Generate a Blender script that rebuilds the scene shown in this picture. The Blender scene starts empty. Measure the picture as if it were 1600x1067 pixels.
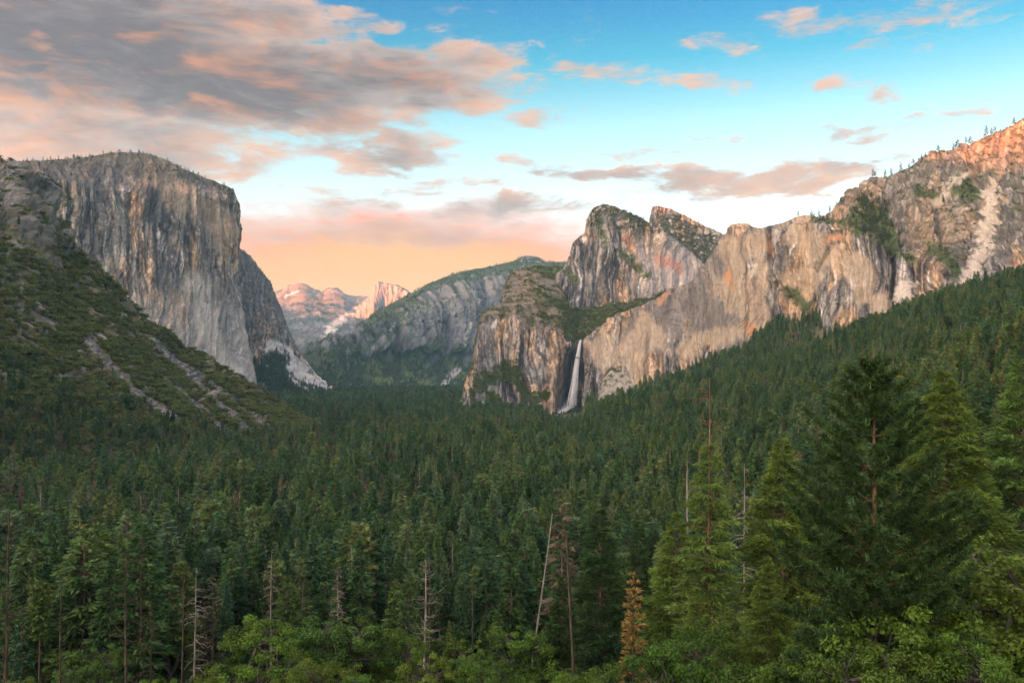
import bpy, math, random
import numpy as np
from mathutils import Vector, Matrix

random.seed(7)
R = math.radians
scene = bpy.context.scene
COL = scene.collection

# ------------------------------------------------------------------ camera
F_PX, CX, CY = 1380.0, 800.0, 533.5          # focal length and centre in photograph pixels
PITCH = R(1.93)
cam_data = bpy.data.cameras.new('camera')
cam_data.sensor_width = 36.0
cam_data.lens = F_PX / 1600.0 * 36.0
cam_data.clip_start = 0.5
cam_data.clip_end = 90000.0
cam = bpy.data.objects.new('camera', cam_data)
cam.location = (0, 0, 0)
cam.rotation_euler = (math.pi / 2 + PITCH, 0, 0)
COL.objects.link(cam)
scene.camera = cam

# ------------------------------------------------------------------ light and exposure
SUN_EL, SUN_AZ = R(2.0), R(37.0)             # rays travel towards +y turned SUN_AZ towards +x
SUN_STRENGTH = 2.0
SKY_STRENGTH = 0.15
EXPOSURE = 4.15
scene.view_settings.view_transform = 'Standard'
scene.view_settings.look = 'None'
scene.view_settings.gamma = 1.0
scene.view_settings.use_curve_mapping = False
scene.view_settings.exposure = EXPOSURE
cy = scene.cycles
cy.use_denoising = True
try:
    cy.denoiser = 'OPENIMAGEDENOISE'
    cy.denoising_input_passes = 'RGB_ALBEDO_NORMAL'
    cy.denoising_prefilter = 'NONE'
except Exception:
    pass
cy.adaptive_threshold = 0.01
cy.max_bounces = 5
cy.diffuse_bounces = 2
cy.glossy_bounces = 1
cy.transmission_bounces = 2
cy.transparent_max_bounces = 8
cy.volume_bounces = 1
cy.caustics_reflective = False
cy.caustics_refractive = False
cy.sample_clamp_indirect = 4.0

sun_data = bpy.data.lights.new('sun', 'SUN')
sun_data.energy = SUN_STRENGTH
sun_data.angle = R(0.53)
sun_data.color = (1.0, 0.25, 0.075)
sun = bpy.data.objects.new('sun', sun_data)
ray = Vector((math.sin(SUN_AZ) * math.cos(SUN_EL), math.cos(SUN_AZ) * math.cos(SUN_EL), -math.sin(SUN_EL)))
sun.rotation_euler = ray.to_track_quat('-Z', 'Y').to_euler()
sun.location = (-3000, -4000, 1500)
COL.objects.link(sun)


# ------------------------------------------------------------------ node helper: arithmetic on sockets
class V:
    def __init__(self, nt, s):
        self.nt, self.s = nt, s

    def _m(self, op, b=None, c=None, swap=False, clamp=False):
        n = self.nt.nodes.new('ShaderNodeMath')
        n.operation = op
        n.use_clamp = clamp
        ins = [self, b, c]
        if swap:
            ins[0], ins[1] = ins[1], ins[0]
        for k, v in enumerate(ins):
            if v is None:
                continue
            if isinstance(v, V):
                self.nt.links.new(v.s, n.inputs[k])
            else:
                n.inputs[k].default_value = v
        return V(self.nt, n.outputs[0])

    def __add__(self, o): return self._m('ADD', o)
    __radd__ = __add__
    def __mul__(self, o): return self._m('MULTIPLY', o)
    __rmul__ = __mul__
    def __sub__(self, o): return self._m('SUBTRACT', o)
    def __rsub__(self, o): return self._m('SUBTRACT', o, swap=True)
    def __truediv__(self, o): return self._m('DIVIDE', o)
    def max(self, o): return self._m('MAXIMUM', o)
    def min(self, o): return self._m('MINIMUM', o)
    def pow(self, o): return self._m('POWER', o)
    def abs(self): return self._m('ABSOLUTE')

    def sstep(self, a, b, lo=0.0, hi=1.0):
        n = self.nt.nodes.new('ShaderNodeMapRange')
        n.interpolation_type = 'SMOOTHSTEP'
        self.nt.links.new(self.s, n.inputs['Value'])
        n.inputs['From Min'].default_value = a
        n.inputs['From Max'].default_value = b
        n.inputs['To Min'].default_value = lo
        n.inputs['To Max'].default_value = hi
        return V(self.nt, n.outputs[0])


def nmix(nt, fac, a, b, mode='MIX'):
    n = nt.nodes.new('ShaderNodeMix')
    n.data_type = 'RGBA'
    n.blend_type = mode
    for sock, v in ((n.inputs[0], fac), (n.inputs[6], a), (n.inputs[7], b)):
        if isinstance(v, V):
            nt.links.new(v.s, sock)
        elif isinstance(v, (tuple, list)):
            sock.default_value = (v[0], v[1], v[2], 1)
        else:
            sock.default_value = v
    return V(nt, n.outputs[2])


def nramp(nt, fac, stops):
    n = nt.nodes.new('ShaderNodeValToRGB')
    cr = n.color_ramp
    while len(cr.elements) < len(stops):
        cr.elements.new(0.5)
    for e, (p, c) in zip(cr.elements, stops):
        e.position = p
        e.color = (c[0], c[1], c[2], 1)
    nt.links.new(fac.s, n.inputs[0])
    return V(nt, n.outputs[0])


def ncomb(nt, x, y, z=0.0):
    n = nt.nodes.new('ShaderNodeCombineXYZ')
    for k, v in enumerate((x, y, z)):
        if isinstance(v, V):
            nt.links.new(v.s, n.inputs[k])
        else:
            n.inputs[k].default_value = v
    return V(nt, n.outputs[0])


def nnoise(nt, vec, scale, detail=4, rough=0.55, dist=0.0, out=0, dims='3D'):
    n = nt.nodes.new('ShaderNodeTexNoise')
    n.noise_dimensions = dims
    if vec is not None:
        nt.links.new(vec.s, n.inputs['Vector'])
    n.inputs['Scale'].default_value = scale
    n.inputs['Detail'].default_value = detail
    n.inputs['Roughness'].default_value = rough
    n.inputs['Distortion'].default_value = dist
    return V(nt, n.outputs[out])


def pix_azel(px, py):
    """azimuth and elevation (radians) of a photograph pixel, from the viewpoint"""
    u, v = (px - CX) / F_PX, (CY - py) / F_PX
    y = math.cos(PITCH) - v * math.sin(PITCH)
    z = math.sin(PITCH) + v * math.cos(PITCH)
    return math.atan2(u, y), math.atan2(z, math.hypot(u, y))


# ------------------------------------------------------------------ world: sky texture, evening gradient, clouds
def K(r, g, b):
    """a sky colour as it shows after exposure"""
    e = 2.0 ** -EXPOSURE
    return (r * e, g * e, b * e)


def build_world():
    w = bpy.data.worlds.new('World')
    scene.world = w
    w.use_nodes = True
    nt = w.node_tree
    nt.nodes.clear()
    out = nt.nodes.new('ShaderNodeOutputWorld')
    bg = nt.nodes.new('ShaderNodeBackground')
    nt.links.new(bg.outputs[0], out.inputs[0])
    tc = nt.nodes.new('ShaderNodeTexCoord')
    sep = nt.nodes.new('ShaderNodeSeparateXYZ')
    nt.links.new(tc.outputs['Generated'], sep.inputs[0])
    x, y, z = (V(nt, sep.outputs[k]) for k in range(3))
    az = x._m('ARCTAN2', y)
    el = z.max(-0.99).min(0.99)._m('ARCSINE')
    sky = nt.nodes.new('ShaderNodeTexSky')
    sky.sky_type = 'NISHITA'
    sky.sun_disc = False
    sky.sun_elevation = SUN_EL
    sky.sun_rotation = R(180) + SUN_AZ        # measured from +y towards +x: the sun stands behind and left
    sky.altitude = 1300
    sky.air_density = 1.0
    sky.dust_density = 6.0
    sky.ozone_density = 2.0
    nish = V(nt, sky.outputs[0])
    elp = el.max(0.0) * (180 / math.pi / 60)          # 0..1 for 0..60 degrees
    sd = x * (-math.sin(SUN_AZ)) + y * (-math.cos(SUN_AZ))        # 1 towards the low sun, -1 away from it
    tint = nramp(nt, elp, [(0.0, (0.62, 0.58, 0.54)), (0.12, (0.56, 0.50, 0.45)), (0.19, (0.47, 0.42, 0.35)), (0.26, (0.33, 0.37, 0.29)), (0.325, (0.050, 0.25, 0.235)), (0.385, (0.006, 0.165, 0.215)), (0.6, (0.05, 0.26, 0.40)), (1.0, (0.5, 0.7, 0.8))])
    tint = nmix(nt, sd.sstep(-0.35, 0.45), tint, (1.0, 0.95, 0.9))
    warmth = nramp(nt, elp, [(0.0, K(0.6, 0.35, 0.2)), (0.10, K(0.42, 0.26, 0.20)), (0.18, K(0.27, 0.18, 0.13)), (0.24, K(0.12, 0.09, 0.06)), (0.29, K(0.03, 0.03, 0.02)), (0.36, (0, 0, 0))])
    nish = nmix(nt, 1.0, nish, (SKY_STRENGTH,) * 3, 'MULTIPLY')
    grad = nmix(nt, 1.0, nmix(nt, 1.0, nish, tint, 'MULTIPLY'), warmth, 'ADD')
    # warp the direction so that cloud outlines come out ragged
    p0 = ncomb(nt, az, el * 2.2)
    wn = nt.nodes.new('ShaderNodeTexNoise')
    wn.noise_dimensions = '3D'
    nt.links.new(p0.s, wn.inputs['Vector'])
    wn.inputs['Scale'].default_value = 9.0
    wn.inputs['Detail'].default_value = 5.0
    wn.inputs['Roughness'].default_value = 0.6
    wsep = nt.nodes.new('ShaderNodeSeparateColor')
    nt.links.new(wn.outputs['Color'], wsep.inputs[0])
    wx, wy = V(nt, wsep.outputs[0]), V(nt, wsep.outputs[1])
    waz = az + (wx - 0.5) * 0.16
    wel = el + (wy - 0.5) * 0.055
    blobs = [  # px, py, radius x, radius y, weight
        (60, 60, 450, 140, 2.1, 0), (300, 125, 450, 90, 2.1, 0), (560, 125, 270, 66, 1.7, 0), (330, 30, 270, 75, 1.5, 0),
        (745, 94, 110, 34, 1.0, 0), (760, 135, 120, 30, 0.8, 0), (90, 210, 380, 75, 1.25, 0), (345, 240, 80, 22, 0.75, 0),
        (600, 235, 160, 46, 1.05, 0), (850, 190, 150, 18, 0.62, 0), (560, 318, 110, 34, 0.72, 0),
        (770, 328, 180, 22, 1.05, 0), (600, 360, 340, 30, 0.9, 0), (1190, 274, 260, 32, 1.12, 0),
        (910, 270, 190, 18, 0.95, 0), (1080, 128, 110, 22, 0.72, 0), (955, 116, 110, 22, 0.70, 0),
        (1115, 64, 110, 24, 0.66, 0), (1260, 34, 70, 34, 0.66, 0), (1335, 78, 60, 12, 0.60, 0),
        (1300, 131, 50, 14, 0.66, 0), (1385, 148, 52, 18, 0.60, 0), (1105, 215, 90, 20, 0.56, 0),
        (1330, 212, 90, 18, 0.50, 0), (1470, 30, 170, 50, 0.50, 0), (685, 40, 60, 40, 0.46, 0),
        (540, 30, 90, 26, 0.85, 0), (1460, 185, 90, 14, 0.5, 0), (1130, 300, 260, 30, 0.6, 0), (830, 255, 120, 14, 0.6, 0), (480, 300, 110, 22, 0.6, 0), (690, 290, 140, 18, 0.62, 0), (1020, 235, 140, 14, 0.5, 0)]
    dens = None
    wv = ncomb(nt, waz, wel)
    for (bx, by, rx, ry, wt, tilt) in blobs:
        a0, e0 = pix_azel(bx, by)
        sx, sy = F_PX / rx, F_PX / ry
        m = nt.nodes.new('ShaderNodeVectorMath')
        m.operation = 'MULTIPLY_ADD'
        nt.links.new(wv.s, m.inputs[0])
        m.inputs[1].default_value = (sx, sy, 0)
        m.inputs[2].default_value = (-a0 * sx, -e0 * sy, 0)
        q = nt.nodes.new('ShaderNodeVectorMath')
        q.operation = 'DOT_PRODUCT'
        nt.links.new(m.outputs[0], q.inputs[0])
        nt.links.new(m.outputs[0], q.inputs[1])
        d = V(nt, q.outputs['Value'])._m('MULTIPLY_ADD', -wt, wt)
        dens = d.max(0.0) if dens is None else dens.max(d)
    # unseen cloud round the rest of the sky, thickened overhead for top light
    pc = ncomb(nt, az * 1.0, el * 2.6)
    n_big = nnoise(nt, pc, 3.1, 4, 0.55)
    front = az.abs().sstep(0.55, 0.75).max(el.sstep(0.42, 0.52))   # the catalogue above covers the sky within the view
    wide = (n_big - el.sstep(0.40, 0.8, 0.42, 0.30)) * 4.0 * front * el.sstep(0.16, 0.30)
    dens = dens.max(wide)
    pf = ncomb(nt, az, el * 2.9, 3.7)
    fine = nnoise(nt, pf, 15.0, 11, 0.70, 0.45)
    pf2 = ncomb(nt, az + 0.006, el * 2.9 + 0.060, 3.7)
    fine2 = nnoise(nt, pf2, 15.0, 5, 0.6, 0.5)
    cover = dens + (fine - 0.54) * 2.7
    alpha = cover.sstep(0.12, 0.80)
    thick = cover.sstep(0.35, 2.1)
    lit = ((fine - fine2) * 2.3 + 0.02 + (nnoise(nt, ncomb(nt, az, el * 1.9, 9.1), 4.6, 4, 0.55) - 0.5) * 2.8 + (1.0 - thick) * 0.42 + (1.0 - el.sstep(0.17, 0.30)) * 0.25)
    lit = lit.max(0.0).min(1.0)
    grey = nmix(nt, thick, K(0.42, 0.35, 0.35), K(0.165, 0.145, 0.165))
    pink = nmix(nt, thick, K(0.94, 0.55, 0.39), K(0.84, 0.36, 0.19))
    ccol = nmix(nt, lit, grey, pink)
    edge = (1.0 - thick) * (1.0 - thick)
    ccol = nmix(nt, edge * 0.26, ccol, K(1.0, 0.82, 0.70))
    # clouds brightened towards the low sun, and out of view overhead for top light
    gain = (sd.sstep(-0.65, 0.6) * 1.6 + 1.0) * el.sstep(0.42, 0.95, 1.0, 1.9)
    ccol = nmix(nt, 1.0, ccol, ncomb(nt, gain, gain, gain), 'MULTIPLY')
    # glow low above the far end of the valley and all along the horizon
    a0, e0 = pix_azel(620, 425)
    gy = wel + (fine - 0.5) * 0.05
    g1 = (1.0 - ((waz - a0) / 0.36)._m('POWER', 2.0) - ((gy - e0) / 0.088)._m('POWER', 2.0)).max(0.0)
    glow = nmix(nt, g1.sstep(0.45, 1.0), K(1.08, 0.35, 0.22), K(1.14, 0.54, 0.17))
    base = nmix(nt, g1.sstep(0.0, 0.75) * 0.95, grad, glow)
    col = nmix(nt, alpha * (1.0 - g1.sstep(0.15, 0.9) * 0.45) * 0.95, base, ccol)
    nt.links.new(col.s, bg.inputs[0])
    bg.inputs[1].default_value = 1.0


build_world()

# ------------------------------------------------------------------ numbers: noise, projection
_rng = np.random.default_rng(11)
_perm = np.concatenate([_rng.permutation(4096)] * 2).astype(np.int64)
_gang = _rng.random(4096) * 2 * np.pi
_gx, _gy = np.cos(_gang), np.sin(_gang)


def pnoise(x, y, seed=0):
    x = np.asarray(x, float) + seed * 17.31
    y = np.asarray(y, float) + seed * 9.77
    xi, yi = np.floor(x).astype(np.int64), np.floor(y).astype(np.int64)
    xf, yf = x - xi, y - yi
    u, v = xf * xf * xf * (xf * (xf * 6 - 15) + 10), yf * yf * yf * (yf * (yf * 6 - 15) + 10)

    def g(ix, iy, dx, dy):
        h = _perm[(_perm[ix & 4095] + iy) & 4095]
        return _gx[h] * dx + _gy[h] * dy
    a = g(xi, yi, xf, yf); b = g(xi + 1, yi, xf - 1, yf)
    c = g(xi, yi + 1, xf, yf - 1); d = g(xi + 1, yi + 1, xf - 1, yf - 1)
    return ((a + u * (b - a)) * (1 - v) + (c + u * (d - c)) * v) * 1.5


def fbm(x, y, octv=4, seed=0, gain=0.5):
    s, a, f = 0.0, 1.0, 1.0
    for k in range(octv):
        s = s + a * pnoise(x * f, y * f, seed + k * 3)
        a *= gain
        f *= 2.03
    return s


def ridged(x, y, octv=4, seed=0, gain=0.5):
    s, a, f = 0.0, 1.0, 1.0
    for k in range(octv):
        s = s + a * (1 - 2 * np.abs(pnoise(x * f, y * f, seed + k * 5)))
        a *= gain
        f *= 2.07
    return s


def sst(x, a, b):
    t = np.clip((x - a) / (b - a), 0, 1)
    return t * t * (3 - 2 * t)


def P(px, py, D):
    """the point seen at a photograph pixel, D metres ahead"""
    u, v = (px - CX) / F_PX, (CY - py) / F_PX
    y = math.cos(PITCH) - v * math.sin(PITCH)
    z = math.sin(PITCH) + v * math.cos(PITCH)
    return np.array((u / y * D, D, z / y * D))


def Q(px, D, z):
    """the point D metres ahead in the direction of a pixel column, at height z"""
    return np.array(((px - CX) / F_PX * D, D, z))


def proj(p):
    """photograph pixel of world points (n, 3)"""
    c, s = math.cos(PITCH), math.sin(PITCH)
    x, y, z = p[..., 0], p[..., 1], p[..., 2]
    d = y * c + z * s
    d = np.where(d < 0.1, 0.1, d)
    return CX + F_PX * x / d, CY - F_PX * (z * c - y * s) / d, d


def polydist(X, Y, pts):
    d = np.full(X.shape, 1e9)
    for (x0, y0), (x1, y1) in zip(pts[:-1], pts[1:]):
        dx, dy = x1 - x0, y1 - y0
        t = np.clip(((X - x0) * dx + (Y - y0) * dy) / (dx * dx + dy * dy), 0, 1)
        d = np.minimum(d, np.hypot(X - x0 - t * dx, Y - y0 - t * dy))
    return d


def tag(o, label=None, cat=None, group=None, kind=None):
    if label: o['label'] = label
    if cat: o['category'] = cat
    if group: o['group'] = group
    if kind: o['kind'] = kind
    return o


def mesh_np(name, verts, faces, mats=(), col=None, smooth=False, mat_idx=None):
    """faces: (n,4) or (n,3) int array"""
    me = bpy.data.meshes.new(name)
    verts = np.ascontiguousarray(verts, np.float32)
    faces = np.ascontiguousarray(faces, np.int32)
    k = faces.shape[1]
    me.vertices.add(len(verts))
    me.vertices.foreach_set('co', verts.ravel())
    me.loops.add(faces.size)
    me.loops.foreach_set('vertex_index', faces.ravel())
    me.polygons.add(len(faces))
    me.polygons.foreach_set('loop_start', np.arange(0, faces.size, k, dtype=np.int32))
    if mat_idx is not None:
        me.polygons.foreach_set('material_index', np.ascontiguousarray(mat_idx, np.int32))
    me.polygons.foreach_set('use_smooth', np.full(len(faces), smooth))
    me.update(calc_edges=True)
    if col is not None:
        at = me.color_attributes.new('Col', 'FLOAT_COLOR', 'POINT')
        c4 = np.ones((len(verts), 4), np.float32)
        c4[:, :3] = col
        at.data.foreach_set('color', c4.ravel())
    for m in mats:
        me.materials.append(m)
    return me


def link(name, me, parent=None):
    o = bpy.data.objects.new(name, me)
    COL.objects.link(o)
    if parent is not None:
        o.parent = parent
    return o


# ------------------------------------------------------------------ materials
def new_mat(name):
    m = bpy.data.materials.new(name)
    m.use_nodes = True
    nt = m.node_tree
    nt.nodes.clear()
    out = nt.nodes.new('ShaderNodeOutputMaterial')
    b = nt.nodes.new('ShaderNodeBsdfPrincipled')
    b.inputs['Roughness'].default_value = 0.9
    b.inputs['Specular IOR Level'].default_value = 0.15
    nt.links.new(b.outputs[0], out.inputs[0])
    return m, nt, b, out


def mat_rock(name, grain=0.12, fine=0.26, bump=0.8, joints=0.18):
    m, nt, b, out = new_mat(name)
    at = nt.nodes.new('ShaderNodeVertexColor')
    at.layer_name = 'Col'
    tc = nt.nodes.new('ShaderNodeTexCoord')
    mp = nt.nodes.new('ShaderNodeMapping')
    mp.inputs['Scale'].default_value = (grain, grain, grain * 0.22)
    nt.links.new(tc.outputs['Object'], mp.inputs[0])
    v = V(nt, mp.outputs[0])
    n1 = nnoise(nt, v, 1.0, 6, 0.65)
    n2 = nnoise(nt, v, 0.22, 4, 0.6)
    f = 1.0 + (n1 - 0.5) * (2.6 * fine) + (n2 - 0.5) * (1.6 * fine)
    # joints: thin lines between tall warped blocks
    vv = nt.nodes.new('ShaderNodeVectorMath')
    vv.operation = 'MULTIPLY_ADD'
    nz = nt.nodes.new('ShaderNodeTexNoise')
    nt.links.new(v.s, nz.inputs['Vector'])
    nz.inputs['Scale'].default_value = 0.5
    nz.inputs['Detail'].default_value = 4
    nt.links.new(nz.outputs['Color'], vv.inputs[0])
    vv.inputs[1].default_value = (1.6, 1.6, 1.6)
    nt.links.new(v.s, vv.inputs[2])
    vo = nt.nodes.new('ShaderNodeTexVoronoi')
    vo.feature = 'DISTANCE_TO_EDGE'
    vo.inputs['Scale'].default_value = 0.42
    nt.links.new(vv.outputs[0], vo.inputs['Vector'])
    joint = V(nt, vo.outputs['Distance'])  .sstep(0.0, 0.07)
    f = f * (joint * joints + (1.0 - joints))
    c = nmix(nt, 1.0, V(nt, at.outputs[0]), ncomb(nt, f, f, f), 'MULTIPLY')
    nt.links.new(c.s, b.inputs['Base Color'])
    bp = nt.nodes.new('ShaderNodeBump')
    bp.inputs['Strength'].default_value = 0.7
    bp.inputs['Distance'].default_value = 2.2 * bump
    nt.links.new(n1.s, bp.inputs['Height'])
    nt.links.new(bp.outputs[0], b.inputs['Normal'])
    return m


M_ROCK = mat_rock('granite')
M_FARROCK = mat_rock('distant_granite', 0.03, 0.25, 4.0, 0.3)
M_SOIL = mat_rock('hillside_soil', 0.2, 0.3, 0.5, 0.2)

GREY, LIGHT, PALE = np.array((0.18, 0.173, 0.165)), np.array((0.33, 0.31, 0.28)), np.array((0.48, 0.455, 0.42))
TAN, RUST, DARK = np.array((0.38, 0.285, 0.19)), np.array((0.34, 0.195, 0.115)), np.array((0.045, 0.045, 0.050))
VEG, SCRUB, SOIL = np.array((0.050, 0.072, 0.026)), np.array((0.085, 0.080, 0.036)), np.array((0.20, 0.165, 0.11))
HILLSCRUB = np.array((0.13, 0.125, 0.048))


def lerp(a, b, t):
    return a + (b - a) * t[..., None]


# ------------------------------------------------------------------ a mountain as a control net of stations x profile points
def resample(C, n, axis, smooth):
    C = np.moveaxis(np.asarray(C, float), axis, 0)
    seg = np.linalg.norm(np.diff(C, axis=0), axis=-1).mean(axis=tuple(range(1, C.ndim - 1)))
    t = np.concatenate([[0], np.cumsum(seg)])
    return _interp(C, t, np.linspace(0, t[-1], n), smooth, axis)


def _interp(C, t, q, smooth, axis):
    i = np.clip(np.searchsorted(t, q, side='right') - 1, 0, len(t) - 2)
    h = (t[i + 1] - t[i])
    f = ((q - t[i]) / h)
    sh = (-1,) + (1,) * (C.ndim - 1)
    f_ = f.reshape(sh)
    if not smooth:
        out = C[i] * (1 - f_) + C[i + 1] * f_
    else:
        d = np.diff(C, axis=0) / np.diff(t).reshape(sh)
        m = np.zeros_like(C)
        m[1:-1] = np.where(d[:-1] * d[1:] > 0, 2 * d[:-1] * d[1:] / np.where(np.abs(d[:-1] + d[1:]) < 1e-9, 1, d[:-1] + d[1:]), 0)
        m[0], m[-1] = d[0], d[-1]
        h_ = h.reshape(sh)
        f2, f3 = f_ ** 2, f_ ** 3
        out = (2 * f3 - 3 * f2 + 1) * C[i] + (f3 - 2 * f2 + f_) * h_ * m[i] + (-2 * f3 + 3 * f2) * C[i + 1] + (f3 - f2) * h_ * m[i + 1]
    return np.moveaxis(out, 0, axis)


def grid_normals(G):
    du = np.gradient(G, axis=0)
    dv = np.gradient(G, axis=1)
    n = np.cross(du, dv)
    return n / np.maximum(np.linalg.norm(n, axis=-1, keepdims=True), 1e-9)


def grid_faces(nu, nv):
    i = np.arange(nu * nv).reshape(nu, nv)
    return np.stack([i[:-1, :-1], i[1:, :-1], i[1:, 1:], i[:-1, 1:]], -1).reshape(-1, 4)


def blur_t(G, k):
    for _ in range(k):
        G = G.copy()
        G[:, 1:-1] = 0.25 * G[:, :-2] + 0.5 * G[:, 1:-1] + 0.25 * G[:, 2:]
    return G


class Net:
    """stations (columns left to right), each a list of points from the foot to the back of the mountain"""

    def __init__(self, cols, nu, rowsplit, blur=2, smooth_t=False):
        C = np.array(cols, float)                              # (nc, nr, 3)
        C = resample(C, nu, 0, True)
        parts, tt = [], []
        for k, n in enumerate(rowsplit):                        # vertices spent on each band of the profile
            f = np.linspace(0, 1, n, endpoint=(k == len(rowsplit) - 1))
            parts.append(C[:, k:k + 1] * (1 - f)[None, :, None] + C[:, k + 1:k + 2] * f[None, :, None])
            tt.append(k + f)
        self.rim_t = float(len(rowsplit) - 2)
        self.G = blur_t(np.concatenate(parts, 1), blur)
        self.t = np.concatenate(tt)[None, :] * np.ones((nu, 1))
        mid = self.G[:, self.G.shape[1] // 3]
        s = np.concatenate([[0], np.cumsum(np.linalg.norm(np.diff(mid, axis=0), axis=-1))])
        self.S = s[:, None] * np.ones((1, self.G.shape[1]))
        self.W = self.G[..., 2].copy()                          # height above the viewpoint
        seg = np.linalg.norm(np.diff(self.G, axis=1), axis=-1)
        self.Z = np.concatenate([np.zeros((nu, 1)), np.cumsum(seg, 1)], 1) + self.W[:, :1]   # length up the profile
        self.n0 = grid_normals(self.G)
        if self.n0[..., 1].mean() > 0:
            self.n0 = -self.n0

    def displace(self, d):
        self.G = self.G + self.n0 * d[..., None]
        n = grid_normals(self.G)
        if (n * self.n0).sum() < 0:
            n = -n
        self.n = n
        self.px, self.py, self.d = proj(self.G)

    def build(self, name, col, mat, label, smooth=False):
        nu, nv = self.G.shape[:2]
        fc = grid_faces(nu, nv)
        # outward winding
        v = self.G.reshape(-1, 3)
        f = fc[len(fc) // 2]
        nn = np.cross(v[f[1]] - v[f[0]], v[f[2]] - v[f[0]])
        if nn @ self.n0.reshape(-1, 3)[f[0]] < 0:
            fc = fc[:, ::-1]
        me = mesh_np(name, v, fc, (mat,), col.reshape(-1, 3), smooth)
        o = link(name, me)
        tag(o, label, None, None, 'structure')
        return o

    def scatter(self, n, w, seed):
        """n random points, density following the weight w (nu, nv) per square metre"""
        r = np.random.default_rng(seed)
        G = self.G
        a = np.linalg.norm(np.cross(G[1:, :-1] - G[:-1, :-1], G[:-1, 1:] - G[:-1, :-1]), axis=-1)
        p = (a * 0.25 * (w[1:, 1:] + w[:-1, :-1] + w[1:, :-1] + w[:-1, 1:])).ravel()
        p = np.maximum(p, 0)
        if p.sum() <= 0:
            return np.zeros((0, 3))
        idx = r.choice(len(p), n, p=p / p.sum())
        i, j = np.unravel_index(idx, a.shape)
        u, v = r.random(n)[:, None], r.random(n)[:, None]
        return (G[i, j] * (1 - u) * (1 - v) + G[i + 1, j] * u * (1 - v) + G[i, j + 1] * (1 - u) * v + G[i + 1, j + 1] * u * v)


def rock_relief(N, k=1.0, seed=0, rib=16, flake=9, ledge=5, fine=2.0, sx=1.0):
    """ribs, flakes, ledges and roughness of a jointed granite wall, metres"""
    S, Z = N.S * sx, N.Z
    wS = S + 26 * fbm(S / 170, Z / 240, 3, seed + 40)
    d = rib * (ridged(wS / 190, Z / 1100, 3, seed) * 0.5)
    d = d - rib * 0.50 * ridged(wS / 58, Z / 700, 2, seed + 2)              # sharp creases between rounded pillars
    d = d - rib * 0.13 * ridged(wS / 19, Z / 260, 2, seed + 8)
    q = fbm(wS / 75, Z / 190, 4, seed + 4, 0.55) * 3.2
    d = d + flake * (np.floor(q) + sst(q - np.floor(q), 0.80, 1.0)) / 2.2
    q2 = fbm(wS / 24, Z / 70, 3, seed + 5, 0.55) * 3.0
    d = d + flake * 0.22 * (np.floor(q2) + sst(q2 - np.floor(q2), 0.75, 1.0)) / 2.0
    d = d + ledge * ridged(S / 300 + Z / 260, Z / 46, 3, seed + 6) * 0.5
    d = d + fine * fbm(S / 13, Z / 20, 4, seed + 7, 0.6)
    rim = 0.35 + 0.65 * sst(N.t, N.rim_t, N.rim_t - 0.7)      # calmer towards the skyline
    return d * k * rim


def rock_colour(N, seed=0, warm=0.3, light=0.4, stain=0.5, lightlow=None):
    S, Z = N.S, N.Z
    wS = S + 22 * fbm(S / 150, Z / 260, 3, seed + 50)
    c = np.ones(S.shape + (3,)) * GREY
    c = lerp(c, LIGHT, np.clip(0.5 + 0.75 * fbm(wS / 130, Z / 330, 4, seed + 51, 0.6) + (light - 0.5) * 1.6, 0, 1))
    wm = sst(fbm(wS / 110, Z / 420, 4, seed + 52, 0.6), 0.25 - warm, 0.75 - warm)
    c = lerp(c, TAN, wm * 0.8)
    c = lerp(c, RUST, sst(fbm(wS / 40, Z / 150, 4, seed + 53, 0.6), 0.55, 0.95) * wm * 0.6)
    st = sst(fbm(wS / 17, Z / 300, 4, seed + 54, 0.6) + 0.55 * fbm(S / 150, Z / 300, 3, seed + 55), 0.46 - 0.5 * stain, 1.05 - 0.5 * stain)
    c = lerp(c, DARK, st * 0.85)
    pl = sst(fbm(wS / 21, Z / 210, 4, seed + 56, 0.6), 0.42, 0.85)
    c = lerp(c, PALE, pl * 0.65)
    q = fbm(wS / 80, Z / 210, 5, seed + 59, 0.55) * 3.0                 # slabs that broke away at different times, each its own tone
    qi = np.floor(q)
    slab = np.sin(qi * 2.4 + seed) * (0.20 + 0.10 * np.sin(qi * 5.1))
    c = c * (1 + slab[..., None])
    sp = fbm(S / 9, Z / 16, 3, seed + 57, 0.65)
    c = c * (1 + 0.30 * sp[..., None])
    fs = fbm(wS / 7.5, Z / 240, 3, seed + 60, 0.6) + 0.45 * fbm(S / 90, Z / 120, 2, seed + 61)      # narrow water streaks
    c = lerp(c, DARK * 1.3, sst(fs, 0.30, 0.52) * 0.50)
    c = lerp(c, PALE, sst(-fs, 0.38, 0.60) * 0.40)
    crack = sst(ridged(wS / 38, Z / 160, 3, seed + 58, 0.55), 1.12, 1.5)
    c = lerp(c, DARK * 0.8, crack * 0.55)
    c = np.clip(c, 0.02, 0.75)
    return 0.25 * (c / 0.25) ** 1.4 * 0.88


SCATTERS = []                                                    # (points, kind) collected for the vegetation further down

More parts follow.
